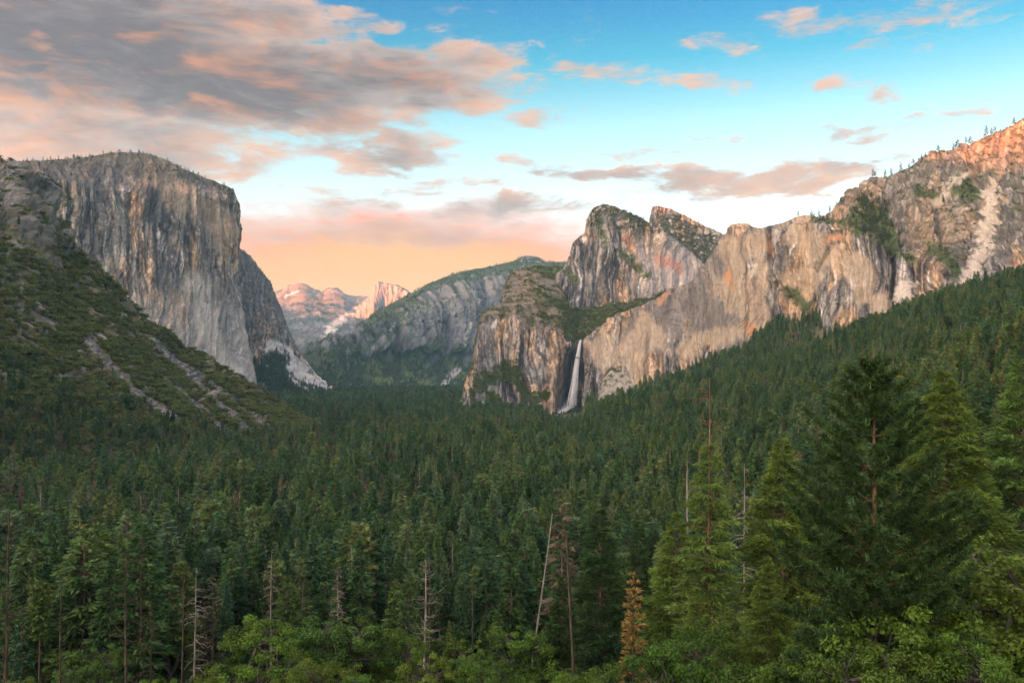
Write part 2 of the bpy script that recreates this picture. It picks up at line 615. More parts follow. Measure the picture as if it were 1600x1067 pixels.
# ------------------------------------------------------------------ ground: near slope, valley floor, foot of the right wall
_gc = []
for pxx in (-400, 0, 400, 800, 1200, 1600, 2000):
    for r_, z_ in ((25, -14), (60, -33), (100, -47), (200, -78), (350, -108)):
        zz = z_ + (0.03 * r_ if pxx >= 1600 else 0)
        _gc.append(Q(pxx, r_, zz))
_gc.append(np.array((0, 0, -3.0)))
for (a, b, c) in ((100, 800, -130), (300, 900, -130), (500, 900, -130), (500, 2000, -130), (650, 2500, -130), (700, 4000, -130),
                  (600, 5500, -128), (450, 4000, -130), (300, 2500, -130), (800, 1500, -130), (800, 2500, -130), (860, 2000, -130),
                  (920, 1200, -129), (700, 700, -130), (400, 600, -129), (900, 800, -129), (0, 600, -128), (-300, 700, -125),
                  (-300, 2000, -125), (-600, 4000, -120), (550, 8000, -115), (800, 500, -126), (600, 520, -128), (800, 6000, -125), (300, 6000, -120),
                  (935, 2700, -117), (1000, 2540, -47), (1061, 2470, -22), (1122, 2370, 13), (1172, 2300, 58), (1206, 2270, 95),
                  (1250, 2230, 113), (1279, 2200, 133), (1285, 2010, 35), (1347, 1950, 62), (1397, 1900, 75), (1424, 1850, 111),
                  (1475, 1800, 120), (1546, 1700, 158), (1600, 1650, 161), (1750, 1500, 178), (1000, 1500, -112), (1100, 1500, -72),
                  (1200, 1500, -33), (1300, 1400, -3), (1400, 1300, 20), (1500, 1100, 37), (1600, 1000, 48), (1100, 900, -106),
                  (1200, 900, -78), (1300, 800, -62), (1400, 700, -44), (1500, 600, -28), (1600, 550, -20), (1800, 500, 0),
                  (1000, 500, -119), (1200, 400, -98), (1400, 300, -80), (1600, 300, -62), (1000, 2100, -75), (1100, 2000, -32), (950, 2300, -124)):
    _gc.append(Q(a, b, c))
for (a, b, c) in ((0, -60, 12), (0, -300, 70), (-300, -20, -30), (300, -20, 0), (-900, -100, -60), (900, -100, 60), (0, -1500, 240),
                  (-2500, -500, 100), (2500, -500, 300), (-4000, 3000, 0), (4000, 2500, 300), (0, 14000, -100), (-6000, 9000, -60), (6000, 9000, 0)):
    _gc.append(np.array((a, b, c), float))
_gc = np.array(_gc)
_sc = 1000.0


def _tps_fit(p):
    n = len(p)
    xy = p[:, :2] / _sc
    r2 = ((xy[:, None] - xy[None]) ** 2).sum(-1)
    K = 0.5 * r2 * np.log(r2 + 1e-12) + np.eye(n) * 1e-4
    A = np.zeros((n + 3, n + 3))
    A[:n, :n] = K
    A[:n, n] = 1
    A[:n, n + 1:] = xy
    A[n, :n] = 1
    A[n + 1:, :n] = xy.T
    return np.linalg.solve(A, np.concatenate([p[:, 2], [0, 0, 0]]))


_gw = _tps_fit(_gc)


def ground_z(x, y):
    x, y = np.asarray(x, float), np.asarray(y, float)
    sh = x.shape
    q = np.stack([x.ravel(), y.ravel()], -1) / _sc
    z = np.empty(len(q))
    cc = _gc[:, :2] / _sc
    for k in range(0, len(q), 40000):
        b = q[k:k + 40000]
        r2 = ((b[:, None] - cc[None]) ** 2).sum(-1)
        z[k:k + 40000] = (0.5 * r2 * np.log(r2 + 1e-12)) @ _gw[:-3] + _gw[-3] + b @ _gw[-2:]
    z = z.reshape(sh)
    r = np.hypot(x, y)
    far = sst(r, 7000, 12000)
    z = np.clip(z, -133, 420) * (1 - far) + (-100) * far
    # the middle of the valley is flat
    z = z + 1.3 * fbm(x / 40, y / 40, 3, 71) * sst(r, 10, 60)
    return z


def build_ground():
    az = np.concatenate([np.linspace(-180, -36, 40, endpoint=False), np.linspace(-36, 36, 200, endpoint=False), np.linspace(36, 180, 41)])
    rr = np.concatenate([[0.5], np.geomspace(3, 21500, 180)])
    A, Rr = np.meshgrid(np.radians(az), rr, indexing='ij')
    X, Y = Rr * np.sin(A), Rr * np.cos(A)
    Z = ground_z(X, Y)
    v = np.stack([X, Y, Z], -1)
    c = lerp(np.ones(X.shape + (3,)) * SOIL * 0.7, VEG * 1.2, sst(fbm(X / 30, Y / 30, 3, 5), -0.4, 0.5))
    fc = grid_faces(*X.shape)[:, ::-1]
    nn = np.cross(v.reshape(-1, 3)[fc[5000][1]] - v.reshape(-1, 3)[fc[5000][0]], v.reshape(-1, 3)[fc[5000][2]] - v.reshape(-1, 3)[fc[5000][0]])
    if nn[2] < 0:
        fc = fc[:, ::-1]
    o = link('ground', mesh_np('ground', v.reshape(-1, 3), fc, (M_SOIL,), c.reshape(-1, 3), True))
    tag(o, 'valley floor and slopes of dark forest soil under the trees', None, None, 'structure')


build_ground()


# ------------------------------------------------------------------ unseen ridge added in the west, crest shaped to shade the valley
def build_shade_ridge():
    w = np.array([-16, -14, -12.4, -11, -10, -8.6, -7.4, -6, -5.2, -4.4, -3.2, -2.2, -1.6, -1.05, -0.6, -0.2, 0.3, 1.0, 3.0]) * 1000
    h = np.array([1900, 1830, 1800, 1720, 1500, 1500, 1750, 1830, 1800, 1680, 1560, 1340, 1260, 1220, 1170, 1065, 1015, 970, 700.])
    q = np.linspace(w[0], w[-1], 500)
    hh = np.interp(q, w, h) + 16 * fbm(q / 300, q * 0, 4, 77)
    d = np.array((math.sin(SUN_AZ), math.cos(SUN_AZ)))
    e = np.array((d[1], -d[0]))
    rows = []
    for a, k in ((-10500, 0.0), (-11200, 0.45), (-11700, 0.85), (-12000, 1.0), (-12500, 0.8), (-14500, 0.0)):
        xy = q[:, None] * e + a * d
        z = -110 + (hh + 110) * k
        rows.append(np.concatenate([xy, z[:, None]], 1))
    G = np.stack(rows, 1)
    c = np.ones(G.shape) * SCRUB
    fc = grid_faces(*G.shape[:2])
    o = link('shade_ridge_behind', mesh_np('shade_ridge_behind', G.reshape(-1, 3), fc, (M_SOIL,), c.reshape(-1, 3), True))
    tag(o, 'unseen ridge added west of the viewpoint to shade the valley', None, None, 'structure')


build_shade_ridge()

# ------------------------------------------------------------------ far range beyond the head of the valley
def build_far():
    prof = [(380, 486), (410, 478), (439, 465), (456, 458), (472, 451), (488, 459), (508, 462), (516, 459), (522, 459), (530, 464), (540, 470), (566, 472), (600, 480), (660, 500)]
    cols = []
    for px, py in prof:
        cols.append([Q(px + 10, 8800, -110), P(px + 5, 575, 9800), P(px, 528, 11800), P(px, 0.45 * 505 + 0.55 * (py + 22), 13800), P(px, py, 16000), Q(px, 18500, 200)])
    N = Net(cols, 200, (20, 40, 36, 44, 8), 3)
    S, Z = N.S, N.Z
    N.displace(70 * ridged(S / 900 + Z / 900, Z / 800, 4, 3) + 30 * fbm(S / 150, Z / 200, 4, 4, 0.6) + 60 * ridged(S / 2500, Z / 1500, 3, 9))
    c = np.ones(S.shape + (3,)) * np.array((0.17, 0.155, 0.15))
    c = lerp(c, LIGHT * 0.75, sst(fbm(S / 300 + Z / 300, Z / 500, 4, 21), 0.1, 0.8))
    c = lerp(c, DARK, sst(ridged(S / 420 - Z / 500, Z / 900, 4, 24), 0.5, 1.2) * 0.55)
    c = lerp(c, np.array((0.045, 0.06, 0.045)), sst(fbm(S / 350, Z / 160, 4, 22) - (N.py - 520) * 0.006 * 0, 0.05, 0.35) * sst(N.W, 1250, 800) * 0.85)
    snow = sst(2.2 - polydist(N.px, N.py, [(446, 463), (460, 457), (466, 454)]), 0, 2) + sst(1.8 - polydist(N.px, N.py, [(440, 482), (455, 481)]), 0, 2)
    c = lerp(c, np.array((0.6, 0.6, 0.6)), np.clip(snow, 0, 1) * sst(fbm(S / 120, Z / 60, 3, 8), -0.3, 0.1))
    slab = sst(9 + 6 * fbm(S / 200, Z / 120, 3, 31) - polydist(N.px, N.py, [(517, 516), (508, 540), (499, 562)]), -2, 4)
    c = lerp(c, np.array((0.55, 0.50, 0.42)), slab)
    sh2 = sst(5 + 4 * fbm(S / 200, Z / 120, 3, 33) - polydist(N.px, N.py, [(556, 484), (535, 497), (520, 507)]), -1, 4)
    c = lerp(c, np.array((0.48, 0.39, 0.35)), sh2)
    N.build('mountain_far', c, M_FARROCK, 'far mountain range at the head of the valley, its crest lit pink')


build_far()


def build_dome():
    pts = [(545, 515, 509), (553, 500, 500), (560, 487, 487), (566, 476, 476), (575, 468, 468), (581, 462, 462), (584, 450, 450), (588, 445, 445), (596, 443, 443),
           (607, 444, 444), (616, 445, 445), (626, 449, 449), (634, 456, 456), (644, 466, 466), (660, 480, 480), (700, 500, 500)]
    cols = []
    for px, py, _ in pts:
        bulge = 200 * math.exp(-((px - 582) / 9.0) ** 2)
        cols.append([P(px, 545, 12300), P(px, 508 if py < 500 else py + 12, 12650 - bulge * 0.3), P(px, 0.5 * (py + 500) if py < 490 else py + 5, 12800 - bulge), P(px, py + 2, 12900), P(px, py, 13100), Q(px, 14500, 400)])
    N = Net(cols, 160, (16, 40, 40, 10, 6), 2)
    S, Z = N.S, N.Z
    N.displace(26 * ridged(S / 260, Z / 900, 3, 6) + 14 * fbm(S / 60, Z / 160, 4, 12, 0.6))
    c = np.ones(S.shape + (3,)) * np.array((0.24, 0.215, 0.195))
    c = lerp(c, LIGHT * 0.85, sst(fbm(S / 100, Z / 260, 4, 61), -0.1, 0.6))
    c = lerp(c, DARK * 1.6, sst(fbm(S / 45, Z / 380, 4, 62), 0.15, 0.6) * 0.75)
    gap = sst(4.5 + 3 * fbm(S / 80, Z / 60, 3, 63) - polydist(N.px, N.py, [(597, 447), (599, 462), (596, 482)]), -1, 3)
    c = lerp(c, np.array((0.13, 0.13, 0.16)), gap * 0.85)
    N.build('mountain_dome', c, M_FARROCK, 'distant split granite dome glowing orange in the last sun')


build_dome()


# ------------------------------------------------------------------ middle mountain with cliffs and green foot
def build_middle():
    prof = [(440, 618, 6000), (470, 596, 6050), (498, 566, 6150), (528, 535, 6300), (562, 508, 6450), (582, 488, 6550), (616, 468, 6700), (643, 454, 6800),
            (677, 436, 6950), (704, 426, 7050), (737, 417, 7200), (771, 411, 7350), (798, 405, 7500), (811, 399, 7600), (825, 395, 7700),
            (842, 398, 7750), (854, 405, 7750), (886, 405, 7800), (930, 410, 7800), (1000, 420, 7800)]
    cols = []
    for px, py, D in prof:
        f = min(1, max(0, (px - 470) / 180))
        talus = 600 - 28 * f
        cl = py + (16 + 20 * f)
        if talus < cl + 8:
            talus = cl + 8
        cols.append([Q(px, D - 1250, -135), P(px, 619, D - 1200) if py < 600 else Q(px, D - 1150, -130), P(px, min(talus, 615), D - 700), P(px, 0.5 * (talus + cl), D - 480),
                     P(px, cl, D - 330), P(px, py, D), Q(px, D + 1500, min(300, P(px, py, D)[2] - 120))])
    N = Net(cols, 400, (4, 42, 50, 50, 34, 8), 4)
    S, Z, t = N.S, N.Z, N.t
    face = sst(t, 1.6, 2.2) * sst(t, 5.2, 4.2)
    rimf = 0.10 + 0.90 * sst(t, 4.7, 3.3)
    N.displace(rimf * (face * (85 * ridged(S / 420, Z / 3500, 3, 14) + 50 * ridged(S / 150 + Z / 1500, Z / 2200, 3, 15)) + 20 * ridged(S / 160, Z / 190, 4, 16) * (0.35 + face)
               + 12 * fbm(S / 40, Z / 50, 4, 17, 0.6) + (1 - face) * 30 * ridged(S / 420 + Z / 500, Z / 900, 3, 18)) - 12 * sst(t, 4.6, 5.0))
    c = np.ones(S.shape + (3,)) * np.array((0.21, 0.205, 0.205))
    c = lerp(c, LIGHT, sst(fbm(S / 110, Z / 340, 4, 64) + 0.2, -0.1, 0.7) * 0.85)
    c = lerp(c, DARK * 1.3, sst(fbm(S / 45, Z / 500, 4, 65, 0.6), 0.05, 0.6) * 0.65)
    up = sst(t + 0.25 * fbm(S / 120, Z / 200, 3, 75), 4.15, 4.5)
    steep = np.clip(1 - N.n[..., 2], 0, 1)
    left = sst(N.px, 690, 590)
    veg = sst(0.36 - steep + 0.34 * fbm(S / 70, Z / 60, 4, 66) + 0.45 * left, 0.05, 0.35)
    tal = sst(t + 0.40 * fbm(S / 150, Z / 300, 3, 67), 2.25, 1.85)
    veg = np.clip(np.maximum(np.maximum(veg * 0.9, tal), up * sst(fbm(S / 70, Z / 60, 3, 68) + 0.6, 0, 0.4)), 0, 1)
    rock2 = sst(6 - polydist(N.px, N.py, [(716, 578), (703, 588), (694, 602)]) + 3 * fbm(S / 60, Z / 60, 3, 69), -1, 3) + sst(2.5 - polydist(N.px, N.py, [(736, 506), (729, 524), (725, 540)]) + 1.5 * fbm(S / 60, Z / 60, 3, 70), -1, 1.5)
    tip = sst(15 - np.hypot((N.px - 826), (N.py - 398) * 2.2), -2, 4)
    veg = veg * (1 - np.clip(rock2, 0, 1)) * (1 - tip)
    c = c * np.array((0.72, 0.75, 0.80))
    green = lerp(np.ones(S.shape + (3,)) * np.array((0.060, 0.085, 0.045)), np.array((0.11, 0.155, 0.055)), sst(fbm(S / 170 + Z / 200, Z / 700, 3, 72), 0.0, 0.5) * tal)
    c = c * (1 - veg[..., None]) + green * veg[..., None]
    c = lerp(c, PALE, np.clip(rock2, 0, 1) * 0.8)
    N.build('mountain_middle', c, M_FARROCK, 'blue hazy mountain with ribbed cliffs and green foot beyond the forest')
    SCATTERS.append((N.scatter(3200, (t > 4.55) * (t < 5.3) * (1 - tip) * sst(fbm(S / 50, Z / 80, 3, 76), -0.5, 0.3), 5), 'rim', 12, 26))
    SCATTERS.append((N.scatter(9000, tal * (t > 0.9) * sst(fbm(S / 60, Z / 60, 3, 74), -0.4, 0.2) + 0.35 * veg * (t < 4.5) * (t > 1.6), 6), 'rim', 14, 26))


build_middle()


# ------------------------------------------------------------------ the great monolith on the left
def build_left_cliff():
    prof = [(-260, 300, 2620), (-120, 268, 2760), (-40, 257, 2880), (0, 253, 2950), (40, 251, 3010), (100, 247, 3090), (150, 241, 3160), (190, 235, 3225), (220, 236, 3280), (250, 244, 3345),
            (290, 263, 3450), (330, 280, 3565), (350, 288, 3635), (362, 294, 3690)]
    cols = []
    for i, (px, py, D) in enumerate(prof):
        dome = 46 * math.exp(-((px - 200) / 110) ** 2)
        brow = py + 16 + dome
        cols.append([Q(px + 3, D - 190, -150), P(px + 2, 560, D - 125), P(px + 1, 0.5 * (560 + brow), D - 60), P(px, brow, D), P(px, py, D + 130 + dome * 3), Q(px, D + 900, 560), Q(px - 60, D + 2200, 300)])
    # the prow and the face that runs away behind it
    for k, (px, py, D) in enumerate(((368, 298, 3730), (369, 300, 3790), (367, 302, 3860), (360, 305, 3990), (350, 305, 4200))):
        bx = (30, 27, 22, 14, 6)[k]
        cols.append([Q(px + bx + 4, D - 150 + 30 * k, -150), P(px + bx, 560, D - 100 + 25 * k), P(px + 4 - k, 430, D - 45 + 10 * k), P(px + 1, py + 16, D), P(px - 4, py, D + 40), Q(px - 20, D + 600, 560), Q(px - 60, D + 1800, 300)])
    N = Net(cols, 570, (16, 110, 150, 42, 24, 8), 3)
    S, Z, t = N.S, N.Z, N.t
    face = sst(t, -0.2, 0.3) * sst(t, 4.8, 3.2)
    d = rock_relief(N, 1.0, 3, rib=22, flake=7, ledge=1.2, fine=0.9)
    # buttresses: a broad bulge and a slab leaning against the foot
    N.displace(d * (0.25 + 0.75 * face))
    X, Y = N.px, N.py
    c = rock_colour(N, 13, warm=0.36, light=0.22, stain=0.62)
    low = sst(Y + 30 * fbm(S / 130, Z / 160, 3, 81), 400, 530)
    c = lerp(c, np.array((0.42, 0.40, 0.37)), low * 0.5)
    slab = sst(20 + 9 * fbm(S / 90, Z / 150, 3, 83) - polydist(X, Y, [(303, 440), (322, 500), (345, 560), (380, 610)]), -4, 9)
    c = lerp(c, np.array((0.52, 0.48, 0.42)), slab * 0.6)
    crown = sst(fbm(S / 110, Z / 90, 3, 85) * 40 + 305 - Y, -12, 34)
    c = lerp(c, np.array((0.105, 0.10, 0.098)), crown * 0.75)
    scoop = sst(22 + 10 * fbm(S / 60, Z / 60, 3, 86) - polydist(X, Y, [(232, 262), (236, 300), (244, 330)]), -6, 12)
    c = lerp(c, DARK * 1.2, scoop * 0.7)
    warm = sst(26 + 16 * fbm(S / 80, Z / 120, 3, 87) - polydist(X, Y, [(252, 262), (272, 300), (320, 330), (352, 360)]), -10, 16)
    c = lerp(c, TAN, warm * 0.5)
    for pts, w, a in (([(239, 330), (243, 380), (241, 440)], 3, .8), ([(262, 340), (264, 450)], 2.2, .7), ([(214, 300), (217, 420)], 2.5, .6), ([(297, 310), (299, 470)], 2.0, .6),
                      ([(318, 330), (322, 470)], 2.4, .6), ([(160, 290), (175, 400), (190, 470)], 2.5, .5), ([(120, 275), (140, 350)], 4, .4), ([(288, 480), (290, 570)], 2, .5)):
        m = sst(w * (1 + 1.2 * fbm(S / 24, Z / 60, 3, 88)) - polydist(X, Y, pts), -1.2, 1.8)
        c = lerp(c, DARK, m * a)
    side = sst(S - N.S[int(570 * 0.80), 0], 0, 60)
    prow = (X > 366) & (t < 3.3)
    c = np.clip(c, 0.03, 0.72)
    top = sst(t, 3.25, 3.7) * sst(fbm(S / 40, Z / 20, 3, 90) + 0.35, -0.2, 0.3)
    c = lerp(c, np.array((0.095, 0.088, 0.066)), top * 0.75)
    bush = sst(13 - polydist(X, Y, [(88, 316), (104, 312)]), -3, 5) * sst(fbm(S / 20, Z / 14, 3, 91), -0.3, 0.2)
    c = lerp(c, VEG, bush * 0.9)
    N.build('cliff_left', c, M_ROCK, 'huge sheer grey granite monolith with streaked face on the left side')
    SCATTERS.append((N.scatter(2600, (((t > 3.55) & (t < 4.5)) * 1.0 + 0.25 * ((t > 3.2) & (t <= 3.55))) * sst(fbm(S / 35, Z / 50, 3, 77), -0.25, 0.35), 7), 'rim', 6, 17))
    SCATTERS.append((N.scatter(260, bush * 1.0, 8), 'bush', 4, 8))


build_left_cliff()


def build_left_shoulder():
    prof = [(322, 366, 4120), (350, 374, 4150), (372, 384, 4180), (388, 396, 4220), (400, 409, 4260), (412, 424, 4300), (421, 439, 4330), (433, 464, 4380), (446, 499, 4430), (462, 534, 4480),
            (478, 562, 4520), (495, 585, 4560), (512, 603, 4600), (528, 619, 4650), (548, 632, 4700)]
    cols = []
    for px, py, D in prof:
        foot = max(612, py + 8)
        gap = foot - py
        cols.append([Q(px + 4, D - 420, -150), P(px + 3, foot + 6, D - 330), P(px + 2, foot - 0.22 * gap, D - 150), P(px, foot - 0.62 * gap, D - 70), P(px, py + 5, D), P(px, py, D + 50), Q(px - 10, D + 900, min(120, P(px, py, D)[2] - 90))])
    N = Net(cols, 250, (6, 50, 60, 60, 12, 6), 2)
    S, Z, t = N.S, N.Z, N.t
    N.displace(rock_relief(N, 1.0, 23, rib=26, flake=11, ledge=6, fine=3))
    X, Y = N.px, N.py
    c = rock_colour(N, 27, warm=0.10, light=0.30, stain=0.75)
    c = lerp(c, np.array((0.12, 0.125, 0.13)), sst(Y, 560, 470) * 0.55)
    white = sst(17 + 12 * fbm(S / 60, Z / 60, 3, 92) - polydist(X, Y, [(428, 545), (448, 566), (470, 585), (505, 608)]), -5, 9)
    c = lerp(c, np.array((0.56, 0.54, 0.50)), white * 0.95)
    strip = sst(4.0 + 4 * fbm(S / 40, Z / 30, 3, 93) - polydist(X, Y, [(452, 593), (470, 604), (486, 614), (508, 622)]), -1, 2.5)
    green = sst(17 + 8 * fbm(S / 50, Z / 40, 3, 94) - polydist(X, Y, [(396, 580), (420, 588), (446, 606), (470, 616), (500, 628)]), -5, 6) + sst(12 + 8 * fbm(S / 50, Z / 40, 3, 95) - polydist(X, Y, [(428, 562), (440, 564)]), -3, 4)
    green = np.clip(green, 0, 1)
    c = lerp(c, np.array((0.035, 0.055, 0.033)), green * 0.95)
    c = lerp(c, np.array((0.56, 0.54, 0.51)), strip * 0.9)
    N.build('cliff_left_shoulder', np.clip(c, 0.02, 0.78), M_ROCK, 'dark shoulder of the left monolith with a white rockslide scar at its foot')
    SCATTERS.append((N.scatter(2600, green * (1 - strip), 9), 'rim', 12, 26))
    SCATTERS.append((N.scatter(260, (t > 4.6) * (t < 5.2) * 1.0, 10), 'rim', 8, 16))


build_left_shoulder()


# ------------------------------------------------------------------ brushy slope on the near left
def build_left_hill():
    prof = [(-520, 120, 1300, 640), (-300, 165, 1370, 700), (-120, 210, 1440, 760), (-40, 236, 1475, 810), (0, 254, 1500, 850), (16, 266, 1505, 862), (34, 292, 1512, 880), (60, 337, 1530, 900), (90, 380, 1552, 925), (140, 425, 1580, 960),
            (180, 464, 1600, 990), (212, 500, 1620, 1015), (240, 522, 1640, 1045), (300, 565, 1680, 1120), (350, 597, 1705, 1200), (400, 629, 1730, 1300), (440, 652, 1742, 1400),
            (476, 672, 1745, 1490), (512, 690, 1735, 1570), (545, 704, 1700, 1640)]
    cols = []
    for px, py, D, B in prof:
        rp = P(px, py, D)
        bp = Q(px + 14, B, -136)
        pts = [bp + (Q(px, B - 60, -150) - bp) * 1.0, bp]
        for f, sag in ((0.35, 0.085), (0.7, 0.055)):
            m = bp * (1 - f) + rp * f
            m[2] -= sag * (rp[2] - bp[2])
            pts.append(m)
        pts += [rp, Q(px - 30, D + 350, max(-150, rp[2] - 230)), Q(px - 60, D + 900, -160)]
        cols.append(pts)
    N = Net(cols, 380, (4, 70, 85, 85, 20, 6), 4)
    S, Z, t = N.S, N.Z, N.t
    crag = sst(N.W, 120, 260)
    gul = ridged(S / 150 + Z / 420, Z / 900, 3, 102)
    d = 11 * ridged(S / 95, Z / 130, 3, 117) * sst(t, 2.6, 3.6) + 9 * gul * sst(t, 1.0, 1.6) + 4.5 * fbm(S / 38, Z / 42, 4, 103, 0.55) + 14 * crag * ridged(S / 60 + Z / 160, Z / 110, 4, 104) * sst(t, 1.8, 2.6) + 2.0 * fbm(S / 9, Z / 9, 3, 105)
    q = fbm(S / 46 + Z / 90, Z / 60, 4, 106) * 3
    d = d + crag * 7 * (np.floor(q) + sst(q - np.floor(q), 0.7, 1))
    N.displace(d)
    X, Y = N.px, N.py
    c = lerp(np.ones(S.shape + (3,)) * np.array((0.15, 0.132, 0.105)), HILLSCRUB * 0.8, sst(fbm(S / 34, Z / 34, 4, 107), -0.3, 0.4))
    rockm = crag * sst(1 - N.n[..., 2] + 0.25 * fbm(S / 26, Z / 30, 4, 108) + 0.35 * sst(N.W, 150, 300), 0.45, 0.70)
    c = lerp(c, GREY * 0.95 * (1 + 0.5 * fbm(S / 14, Z / 30, 4, 118, 0.6))[..., None], np.clip(rockm, 0, 1) * 0.95)
    out = sst(fbm(S / 34, Z / 26, 4, 109), 0.36, 0.62) * sst(t, 1.6, 2.4)
    c = lerp(c, np.array((0.30, 0.275, 0.24)), out * 0.85)
    sc = np.zeros(S.shape)
    for pts, w in (([(240, 533), (300, 590), (352, 640), (402, 682)], 4.8), ([(262, 596), (310, 632), (345, 668), (360, 690)], 3.4), ([(136, 530), (160, 557), (186, 590), (235, 630), (262, 652)], 4.6),
                   ([(245, 545), (290, 572), (330, 600), (380, 640), (428, 676)], 3.8), ([(225, 610), (250, 640), (275, 655)], 5.0), ([(30, 420), (36, 470), (30, 520)], 2.2), ([(0, 585), (25, 600)], 2.5)):
        sc = np.maximum(sc, sst(w * (1 + 0.9 * fbm(S / 22, Z / 22, 3, 110)) - polydist(X, Y, pts), -2.5, 2.5))
    blk = fbm(S / 5, Z / 5, 3, 111, 0.7)
    c = lerp(c, lerp(np.ones(S.shape + (3,)) * np.array((0.10, 0.098, 0.095)), np.array((0.31, 0.30, 0.28)), sst(blk, 0.0, 0.6)), sc * 0.95)
    N.build('hill_left', np.clip(c, 0.02, 0.7), M_SOIL, 'steep brush covered slope with grey scree chutes in front of the monolith')
    scw = sc.copy()
    for _ in range(1):                                          # keep brush clear of the chutes
        scw = np.maximum.reduce([scw, np.roll(scw, 1, 0), np.roll(scw, -1, 0), np.roll(scw, 1, 1), np.roll(scw, -1, 1)])
    dens = (1 - scw) * (1 - 0.85 * np.clip(rockm + out * 0.7, 0, 1)) * sst(t, 0.9, 1.1) * (t < 4.3)
    bushy = dens * (0.25 + sst(fbm(S / 60, Z / 60, 3, 112), -0.5, 0.4)) * (0.10 + 0.90 * sst(Y + 60 * fbm(S / 90, Z / 90, 3, 113), 330, 520))
    SCATTERS.append((N.scatter(20000, bushy, 11), 'bush', 3.6, 12.0))
    SCATTERS.append((N.scatter(2600, dens * crag * (0.3 + sst(fbm(S / 40, Z / 40, 3, 114), 0, 0.4)), 12), 'bush', 2.0, 5.0))
    low = dens * sst(t + 0.35 * fbm(S / 90, Z / 90, 3, 115) + sst(X, 250, 480) * 0.0, 2.25, 1.35)
    SCATTERS.append((N.scatter(3000, low, 13), 'mixed', 12, 28))
    SCATTERS.append((N.scatter(420, dens * sst(t, 3.6, 2.0), 14), 'mixed', 9, 20))


build_left_hill()


# ------------------------------------------------------------------ rocks on the right: lower buttress, alcove, hanging valley, twin summit, long wall
def build_buttress():
    prof = [(708, 655, 652, 648, 2840), (716, 652, 640, 632, 2820), (724, 652, 622, 612, 2800), (734, 650, 592, 578, 2780), (744, 650, 548, 530, 2765), (752, 650, 512, 494, 2755), (760, 652, 500, 484, 2750),
            (778, 654, 500, 476, 2740), (790, 656, 503, 440, 2735), (802, 658, 505, 421, 2730), (818, 660, 508, 418, 2728), (842, 662, 513, 427, 2725), (866, 664, 523, 436, 2725), (880, 664, 530, 452, 2730),
            (888, 664, 535, 470, 2745), (893, 662, 538, 490, 2790), (897, 660, 541, 515, 2860)]
    cols = []
    for i, (px, base, brow, crest, D) in enumerate(prof):
        h = max(0, brow - crest)
        lean = 14 * sst(np.array(px), 850, 890)
        cols.append([Q(px - lean, D - 110, -150), P(px - lean, base, D - 90), P(px - 0.5 * lean, 0.5 * (base + brow), D - 45), P(px, brow, D), P(px, 0.5 * (brow + crest), D + 2.2 * h), P(px, crest, D + 4.5 * h + 15),
                     Q(px + 10, D + 4.5 * h + 500, min(-60, P(px, crest, D)[2] - 30))])
    N = Net(cols, 250, (6, 80, 85, 46, 40, 6), 2)
    S, Z, t = N.S, N.Z, N.t
    N.displace(rock_relief(N, 0.75, 123, rib=20, flake=8, ledge=5, fine=1.8))
    X, Y = N.px, N.py
    c = rock_colour(N, 127, warm=0.45, light=0.22, stain=0.52)
    top = sst(t + 0.22 * fbm(S / 60, Z / 60, 3, 120), 2.95, 3.12)
    scr = lerp(np.ones(S.shape + (3,)) * np.array((0.17, 0.145, 0.11)), SCRUB * 0.9, sst(fbm(S / 40, Z / 30, 4, 121), -0.15, 0.3))
    c = c * (1 - top[..., None] * 0.9) + scr * top[..., None] * 0.9
    dark_edge = sst(X + 10 * fbm(S / 40, Z / 120, 3, 128) - 0.09 * (640 - Y), 862, 874)
    c = lerp(c, DARK * 0.6, dark_edge * sst(t, 2.98, 2.85) * 0.9)  # rock painted darker towards the recess
    veg = np.zeros(S.shape)
    for pts, w in (([(752, 598), (775, 590), (800, 585)], 13), ([(790, 570), (810, 600), (825, 620)], 8), ([(762, 620), (790, 640), (805, 642)], 8), ([(826, 620), (850, 618)], 8), ([(830, 640), (858, 655)], 7), ([(735, 610), (745, 640)], 4)):
        veg = np.maximum(veg, sst(w * (1 + 1.0 * fbm(S / 30, Z / 30, 3, 129)) - polydist(X, Y, pts), -3, 4))
    veg = veg * (t < 2.6)
    c = lerp(c, VEG * 1.1, veg * 0.9)
    bowl = sst(25 * fbm(S / 70, Z / 60, 3, 130) + 26 - polydist(X, Y, [(872, 478), (900, 500), (893, 525)]), -5, 10) * top
    c = lerp(c, VEG, bowl * 0.8)
    N.build('cliff_buttress', np.clip(c, 0.015, 0.7), M_ROCK, 'lower granite buttress with brushy top beside the waterfall')
    SCATTERS.append((N.scatter(900, veg, 21), 'bush', 5, 10))
    SCATTERS.append((N.scatter(700, bowl, 22), 'bush', 6, 12))
    SCATTERS.append((N.scatter(1500, top * sst(fbm(S / 30, Z / 30, 3, 131), 0.0, 0.4) * (t < 5.1), 23), 'bush', 3, 7))
    SCATTERS.append((N.scatter(130, (t > 4.8) * (t < 5.15) * 1.0, 24), 'rim', 8, 15))


build_buttress()


